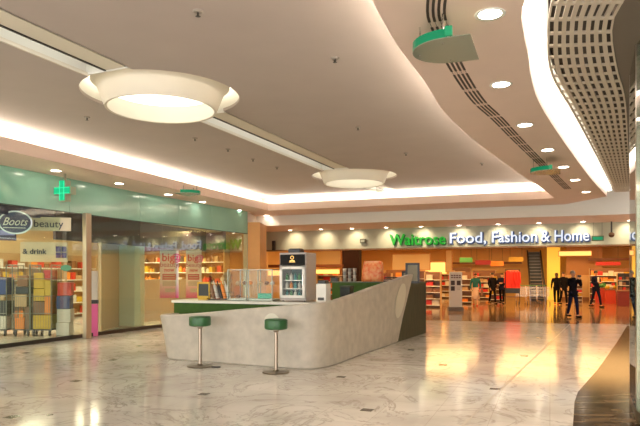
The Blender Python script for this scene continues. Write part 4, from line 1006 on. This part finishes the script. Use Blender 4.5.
# plinth shadow gap
# logo discs
disc = mat('logo_disc', (.68, .66, .55), .4)
def on_front(px, zc, w_, h_, seg_i, nm='logo_disc'):
    x, y, z, f = pts[seg_i]; a = Vector(pts[seg_i-1][:2]); b = Vector(pts[seg_i+1][:2]); d = (b-a).normalized(); o_ = Vector((d.y, -d.x))
    s = MB(); N_ = 40; V = []; sp_ = (Vector(pts[seg_i+1][:2])-Vector(pts[seg_i-1][:2])).length/2
    def surf(lx, zz, yy):
        q = min(max(seg_i+lx/sp_, 0), n-1.001); k0 = int(q); t_ = q-k0
        X, Y_, Z_, F_ = [u_*(1-t_)+v_*t_ for u_, v_ in zip(pts[k0], pts[k0+1])]
        fr = zz/Z_; tp = max(0, (q-(n-9))/8); c = Vector((X, Y_))+o_*(F_*fr+yy+.008)+Vector((.40, .27))*tp**1.5*fr
        return (c.x, c.y, zz)
    for yy in (0, .012):
        for q in range(N_): th_ = 2*PI*q/N_; V.append(surf(w_*math.cos(th_), zc+h_*math.sin(th_), yy))
    F = [list(range(N_)), list(range(2*N_-1, N_-1, -1))]+[(q, (q+1) % N_, N_+(q+1) % N_, N_+q) for q in range(N_)]
    s.add(V, F); s.build(nm, disc, kio)
idx = min(range(n), key=lambda i: abs((pts[i][0]/pts[i][1]*FPX+CX)-272)+(0 if pts[i][1] < 11 else 999)); on_front(272, .79, .155, .155, idx)
idx = min(range(2, n-2), key=lambda i: abs((pts[i][0]/pts[i][1]*FPX+CX)-392)+(0 if pts[i][0] > 0 else 999)); on_front(401, 1.0, .27, .40, idx)
# right end panel + back counter
def KB(x0, y0, x1, y1, z0, z1, th_, nm, m, parent=kio):
    a = Vector((x0, y0)); b = Vector((x1, y1)); d = (b-a).normalized(); nn = Vector((-d.y, d.x))*th_
    q = MB(); q.prism([a, b, b+nn, a+nn], z0, z1); return q.build(nm, m, parent)
KB(1.86, 14.36, 2.92, 16.55, 0, 1.39, .10, 'end_panel', olive)
KB(2.84, 16.5, .35, 17.45, 0, 1.38, -.38, 'back_counter', green_p)
KB(2.88, 16.52, .30, 17.50, 1.38, 1.41, -.42, 'back_top', mat('dark_top', (.07, .08, .04), .3))
# left inner counter: green fascia and pale worktop
a = Vector((-2.92, 12.0)); e_ = a+N*3.28
KB(a.x, a.y, e_.x, e_.y, 0, 1.05, .75, 'inner_counter', green_p)
a3 = a-N*.04-D*.03; e3_ = e_+N*.02-D*.03
KB(a3.x, a3.y, e3_.x, e3_.y, 1.05, 1.10, .82, 'worktop', mat('worktop_cream', (.72, .70, .60), .3))
def IC(u, v, z=1.10): q = a+N*u+D*v; return (q.x, q.y, z)

# stools
def stool(px, py, label, rz):
    x, y = floor_pt(px, py)
    t = thing('bar_stool', label, 'bar stool', (x, y, 0), rz, 'green bar stools at the kiosk')
    s = MB(); s.lathe([(0, 0), (.215, 0), (.225, .008), (.215, .018), (.06, .028), (.035, .05), (0, .05)], 36); s.build('base', mat('stool_base', (.25, .21, .16), .35, 1), t, smooth='angle')
    s = MB(); s.cyl((0, 0, .03), (0, 0, .70), .032, 20); s.lathe([(.032, .66), (.055, .69), (.12, .70), (.12, .71), (0, .71)], 20); s.build('pole', mat('stool_steel', (.36, .29, .23), .3, 1), t, smooth='angle')
    s = MB(); s.lathe([(0, .71), (.165, .71), (.185, .722), (.19, .74), (.19, .845), (.183, .868), (.165, .878), (0, .885)], 40); s.build('seat', green_v, t, smooth='angle')
    s = MB(); s.lathe([(.188, .855), (.194, .86), (.188, .865)], 40); s.build('piping', mat('green_piping', (.02, .08, .03), .4), t, smooth=True)
stool(200, 366.5, 'green padded round bar stool on steel pole, nearer the counter left end', 0)
stool(276, 372.5, 'green padded round bar stool on steel pole, in front of the pale logo disc', .5)
o = MB().bev((0, 0, .012), (.16, .05, .024), .008).build('floor_bracket', darkmetal); x, y = floor_pt(216, 367.5); put(o, (x, y, 0), .1); tag(o, 'small dark metal floor bracket beside the left stool foot', 'bracket')

# fridge
t = thing('countertop_fridge', 'pale countertop drinks fridge with black header and glass door', 'fridge', IC(2.52, .15), A)
x0, x1, hh, dd = -.27, .27, .90, .50
case = mat('fridge_case', (.42, .37, .33), .35)
s = MB(); s.box((0, dd/2+.015, .045), (.54, dd, .05)).box((0, dd/2+.015, .80), (.54, dd, .24)).box((x0+.02, dd/2+.015, .38), (.04, dd, .64)).box((x1-.02, dd/2+.015, .38), (.04, dd, .64)).box((0, dd, .38), (.54, .03, .64)); s.build('cabinet', case, t)
s = MB(); s.bev((0, -.005, .785), (.50, .03, .20), .01); s.build('header', mat('header_black', (.008, .007, .006), .5, spec=.15), t)
gold = emat('gold_logo', (.9, .55, .15), .8)
s = MB(); s.lathe([(.026, 0), (.034, 0), (.034, .006), (.026, .006)], 24, closed=True)
o = s.build('logo_ring', gold, t); o.rotation_euler = (PI/2, 0, 0); o.location = (0, -.022, .825)
s = MB()
for i in range(3): s.bev((-.035+.035*i, -.024, .762+.006*(i % 2)), (.03, .006, .022), .002)
s.box((0, -.024, .742), (.12, .006, .008)); s.build('logo_bar', gold, t)
s = MB(); w2, z0, z1 = .255, .07, .66
s.box((-w2+.025, -.01, (z0+z1)/2), (.05, .03, z1-z0)).box((w2-.025, -.01, (z0+z1)/2), (.05, .03, z1-z0)).box((0, -.01, z0+.025), (2*w2, .03, .05)).box((0, -.01, z1-.025), (2*w2, .03, .05)); d_o = s.build('door', white_p, t)
MB().box((0, -.01, .365), (.42, .006, .5)).build('pane', thin, d_o)
MB().box((.225, -.035, .4), (.018, .02, .22)).build('handle', steel, d_o)
for z in (.08, .24, .40): MB().box((0, .22, z), (.44, .36, .008)).build('shelf', steel, t)
MB().box((0, .46, .38), (.45, .01, .6)).build('back_liner', mat('liner_teal', (.05, .12, .11), .4), t)
MB().box((0, .03, .70), (.44, .03, .02)).build('light_tube', emat('fridge_lamp', (.7, 1, .9), 1.5), t)
for sx in (-.22, .22): MB().cyl((sx, .06, 0), (sx, .06, .03), .02).build('foot', black, t)
area_l = bpy.data.lights.new('lamp_light', 'POINT'); 
rmA = Matrix.Rotation(A, 3, 'Z'); fb = Vector(IC(2.52, .15))
cols = ['teal', 'white', 'green', 'orange', 'white', 'teal']
for r_, z in enumerate((.085, .245, .405)):
    for i in range(5):
        p = fb+rmA @ Vector((-.17+.085*i, .13, z)); bottle('drink_bottle', .03, .13, PAL[cols[(i*2+r_) % 6]], p, f'{cols[(i*2+r_)%6]} drink bottle on the {["lower","middle","upper"][r_]} shelf of the countertop fridge', 'bottle', f'bottles on the {["lower","middle","upper"][r_]} fridge shelf')
t = thing('black_tray', 'low black box lying on top of the fridge', 'box', fb+rmA @ Vector((-.02, .22, .922)), A)
MB().bev((0, 0, .035), (.24, .22, .07), .01).build('case', black, t); MB().box((0, 0, .075), (.2, .18, .012)).build('lid', darkmetal, t)

# glass display cases
def case_(u, w, label):
    t = thing('display_case', label, 'display case', IC(u, .10), A, 'glass display cases on the kiosk worktop'); h = .60; d = .5
    s = MB()
    for x in (-w/2, w/2):
        for y in (0, d): s.box((x, y, h/2), (.015, .015, h))
    for z in (.02, h):
        s.box((0, 0, z), (w, .015, .015)).box((0, d, z), (w, .015, .015)).box((-w/2, d/2, z), (.015, d, .015)).box((w/2, d/2, z), (.015, d, .015))
    s.build('frame', mat('case_metal', (.25, .27, .22), .3, .7), t)
    for x, y, sx, sy in ((0, 0, w-.02, .004), (0, d, w-.02, .004)): MB().box((x, y, h/2), (sx, sy, h-.04)).build('pane', thin, t)
    MB().box((0, d/2, h), (w-.02, d-.02, .005)).build('pane', thin, t)
    MB().box((0, d/2, .30), (w-.02, d-.02, .008)).build('glass_shelf', thin, t)
    MB().box((0, d/2, .03), (w-.02, d-.02, .02)).build('deck', white_p, t)
    return t
case_(1.37, .40, 'left glass display case on the worktop, beside the bottles'); case_(1.87, .50, 'right glass display case on the worktop, with a green box inside')
def on_ic(o, u, v, z, rz=0, label=None, cat=None, group=None): put(o, IC(u, v, z), A+rz); return tag(o, label, cat, group)
on_ic(MB().bev((0, 0, .05), (.26, .2, .1), .01).build('cake_box', mat('mint_box', (.05, .45, .28), .4)), 1.87, .32, 1.145, .3, 'mint green box inside the right display case', 'box')
cakes = [('brown', .92, .30, 1.145), ('tan', 1.08, .38, 1.145), ('tan', .90, .34, 1.41), ('brown', 1.05, .34, 1.41), ('orange', 1.16, .36, 1.41), ('tan', 1.38, .36, 1.41), ('brown', 1.52, .36, 1.41), ('white', 1.64, .36, 1.41)]
cl = ['at the lower left of the left display case', 'at the lower right of the left display case', 'leftmost on the upper shelf of the left display case', 'in the middle of the upper shelf, left display case', 'rightmost on the upper shelf, left display case', 'leftmost on the upper shelf of the right display case', 'in the middle of the upper shelf, right display case', 'rightmost on the upper shelf, right display case']
for i, (c, u, v, z) in enumerate(cakes):
    o = MB().ball((0, 0, .035), .05, 1, 1, .7, 10).lathe([(0, 0), (.035, 0), (.045, .03), (0, .03)], 12).build('cake', PAL[c], smooth=True); on_ic(o, u+.36, v, z, 0, f'small {c} cake {cl[i]}', 'cake', 'cakes in the display cases')
# syrup bottles leaning in a rack
t = thing('bottle_rack', 'low dark wire rack holding syrup bottles on the worktop', 'rack', IC(.90, .30), A)
s = MB(); s.box((0, 0, .01), (.46, .2, .02))
for z in (.08, .16): s.path([(-.23, -.1, z), (.23, -.1, z), (.23, .1, z), (-.23, .1, z), (-.23, -.1, z)], .004, 4)
for x in (-.23, .23):
    for y in (-.1, .1): s.cyl((x, y, .0), (x, y, .16), .004, 4)
s.build('frame', darkmetal, t)
for i in range(5):
    m = PAL[['brown', 'white', 'black', 'orange', 'white'][i]]
    o = bpy.data.objects.new('syrup_bottle', bottle_mesh('syrup_bottle', .034, .36, m)); COL.objects.link(o); o.location = IC(.74+.085*i, .30, 1.135); o.rotation_euler = (0, -.28, A)
    tag(o, f'{["brown","white","black","orange","white"][i]} leaning syrup bottle in the rack, {["leftmost","second from left","third from left","fourth from left","rightmost"][i]}', 'bottle', 'syrup bottles in the rack')
# yellow framed board
t = thing('menu_board', 'small black menu board in a yellow frame on the worktop', 'menu board', IC(.50, .30), A-.1)
s = MB(); s.box((0, 0, .34), (.30, .02, .04)).box((0, 0, .06), (.30, .02, .04)).box((-.14, 0, .2), (.03, .02, .3)).box((.14, 0, .2), (.03, .02, .3)); s.build('frame', PAL['yellow'], t)
MB().box((0, .003, .2), (.26, .012, .27)).build('board', PAL['black'], t); MB().box((0, .02, .02), (.22, .12, .04)).build('foot', PAL['yellow'], t)
# small white machine
t = thing('coffee_grinder', 'small white machine with black top right of the fridge', 'machine', IC(3.08, .30), A)
MB().bev((0, 0, .17), (.20, .26, .34), .015).build('body', white_p, t); MB().bev((0, 0, .37), (.15, .2, .07), .02).build('hopper', black, t); MB().box((.0, -.133, .06), (.12, .012, .05)).build('drip_grate', darkmetal, t)
t = thing('waste_bin', 'narrow black bin standing between the white machine and green back counter', 'bin', (.62, 13.8, 0), A)
MB().bev((0, 0, .66), (.24, .3, 1.32), .02).build('body', black, t); MB().box((0, 0, 1.335), (.26, .32, .03)).build('lid', darkmetal, t)
# things on the back counter (z 1.41)
def bc(px, v=.2): # along back counter line
    a = Vector((2.88, 16.52)); b = Vector((.30, 17.50)); k = (px-CX)/FPX; d = b-a; s_ = (k*a.y-a.x)/(d.x-k*d.y); q = a+d*s_; return (q.x+D.x*v, q.y+D.y*v, 1.41)
grey_b = mat('cup_grey', (.35, .34, .32), .5)
for k in range(4):
    for j in range(3):
        lb = f'{["bottom","second","third","top"][k]} {["left","middle","right"][j]} paper cup sleeve in the stack left of the orange bag'
        p = bc(342.5+5*j); o = MB().lathe([(0, 0), (.045, 0), (.058, .09), (.062, .095), (0, .095)], 14).build('paper_cup', PAL['white'] if (k+j) % 2 else grey_b, smooth='angle')
        put(o, (p[0], p[1], p[2]+.0965*k), A); tag(o, lb, 'cup', 'paper cups on the back counter')
s = MB(); n_ = 16
prof = [(0, .30, .12), (.1, .31, .15), (.35, .30, .14), (.52, .28, .09), (.585, .25, .04)]
vs = []; fs = []
for z, a_w, b_w in prof:
    for i in range(n_):
        th_ = 2*PI*i/n_; cx_ = math.copysign(abs(math.cos(th_))**.5, math.cos(th_)); sy_ = math.copysign(abs(math.sin(th_))**.5, math.sin(th_)); vs.append((a_w*cx_*(1+.03*math.sin(7*th_+z*9)), b_w*sy_, z+.012*math.sin(5*th_)*(z > 0)))
for k in range(4):
    for i in range(n_): j = (i+1) % n_; fs.append((k*n_+i, k*n_+j, (k+1)*n_+j, (k+1)*n_+i))
fs += [list(range(n_)), list(range(4*n_, 5*n_))]; s.add(vs, fs)
om = wood_material('orange_print', (.85, .10, .01), (.95, .50, .22), .35, (5, 5, 5))
o = s.build('carrier_bag', om, smooth=True); put(o, bc(371), A); tag(o, 'large orange and white printed bag standing on the green back counter', 'bag')
t = thing('black_tray', 'stack of flat black trays right of the orange bag', 'tray', bc(390), A)
for k in range(3): MB().bev((0, 0, .02+.05*k), (.44-.03*k, .22, .035), .01).build('tray', black, t)
for px, wd, hg_, lb in ((404, .18, .30, 'small black framed card left of the taller menu frame'), (412.5, .36, .52, 'tall black framed menu standing on the counter tip')):
    p = bc(px, -.02) if px < 410 else (2.35, 15.45, 1.39)
    p = bc(px, .1) if px < 410 else ((412.5-CX)/FPX*15.35, 15.35, 1.39)
    t = thing('menu_stand', lb, 'menu stand', p, A+.25)
    s = MB(); f_ = .055; s.box((0, 0, hg_-f_/2), (wd, .03, f_)).box((0, 0, f_/2), (wd, .03, f_)).box((-wd/2+f_/2, 0, hg_/2), (f_, .03, hg_)).box((wd/2-f_/2, 0, hg_/2), (f_, .03, hg_)); s.build('frame', black, t)
    MB().box((0, .003, hg_/2), (wd-.06, .015, hg_-.06)).build('card', mat('menu_card', (.25, .22, .15), .5), t)
    MB().box((0, .03, .01), (wd*.7, .1, .02)).build('stand', black, t)
p = bc(333, .2); t = thing('black_box', 'black speaker box at the left end of the back counter', 'box', p, A); MB().bev((0, 0, .06), (.2, .2, .12), .01).build('case', black, t); MB().box((0, -.102, .06), (.15, .005, .08)).build('grille', darkmetal, t)

# ================================================================== RIGHT SHOPFRONT
rg = glass('right_glass', (.7, .78, .7), 1.3)
for i, (a, b) in enumerate(zip(wall_line, wall_line[1:])):
    a = Vector(a); b = Vector(b); d = (b-a).normalized(); nn = Vector((d.y, -d.x))
    q = MB(); q.prism([a+d*.01, b-d*.01, b-d*.01+nn*.02, a+d*.01+nn*.02], .12, 4.12); w = struct(q, f'window_{i+12}', rg)
    q = MB(); q.prism([a, b, b+nn*.06, a+nn*.06], 0, .12); q.build('sill', steel, w)
    q = MB(); q.box((*(b+nn*.03), 2.06), (.04, .06, 4.12), math.atan2(d.y, d.x)); q.build('mullion', steel, w)
q = MB(); q.prism([(4.6, 2.5), (4.6, 6.2), (5.4, 7.6), (6.6, 10), (10.4, 17.6), (10.6, 17.6), (7, 10), (5.8, 7.4), (5, 6), (5, 2.5)], 0, 4.12); struct(q, 'wall_right', mat('right_inner', (.50, .42, .32), .6), tri=True)

# closing walls out of view
# ================================================================== LIGHT
wd = bpy.data.worlds.new('world'); S.world = wd; wd.use_nodes = True
wd.node_tree.nodes['Background'].inputs[0].default_value = (1, .95, .90, 1); wd.node_tree.nodes['Background'].inputs[1].default_value = 2.3
S.view_settings.view_transform = 'Standard'; S.view_settings.look = 'None'; S.view_settings.exposure = .97; S.view_settings.gamma = 1; S.view_settings.use_curve_mapping = False
S.cycles.use_denoising = True; S.cycles.max_bounces = 8; S.cycles.transparent_max_bounces = 16; S.cycles.sample_clamp_indirect = 6
S.cycles.use_adaptive_sampling = True
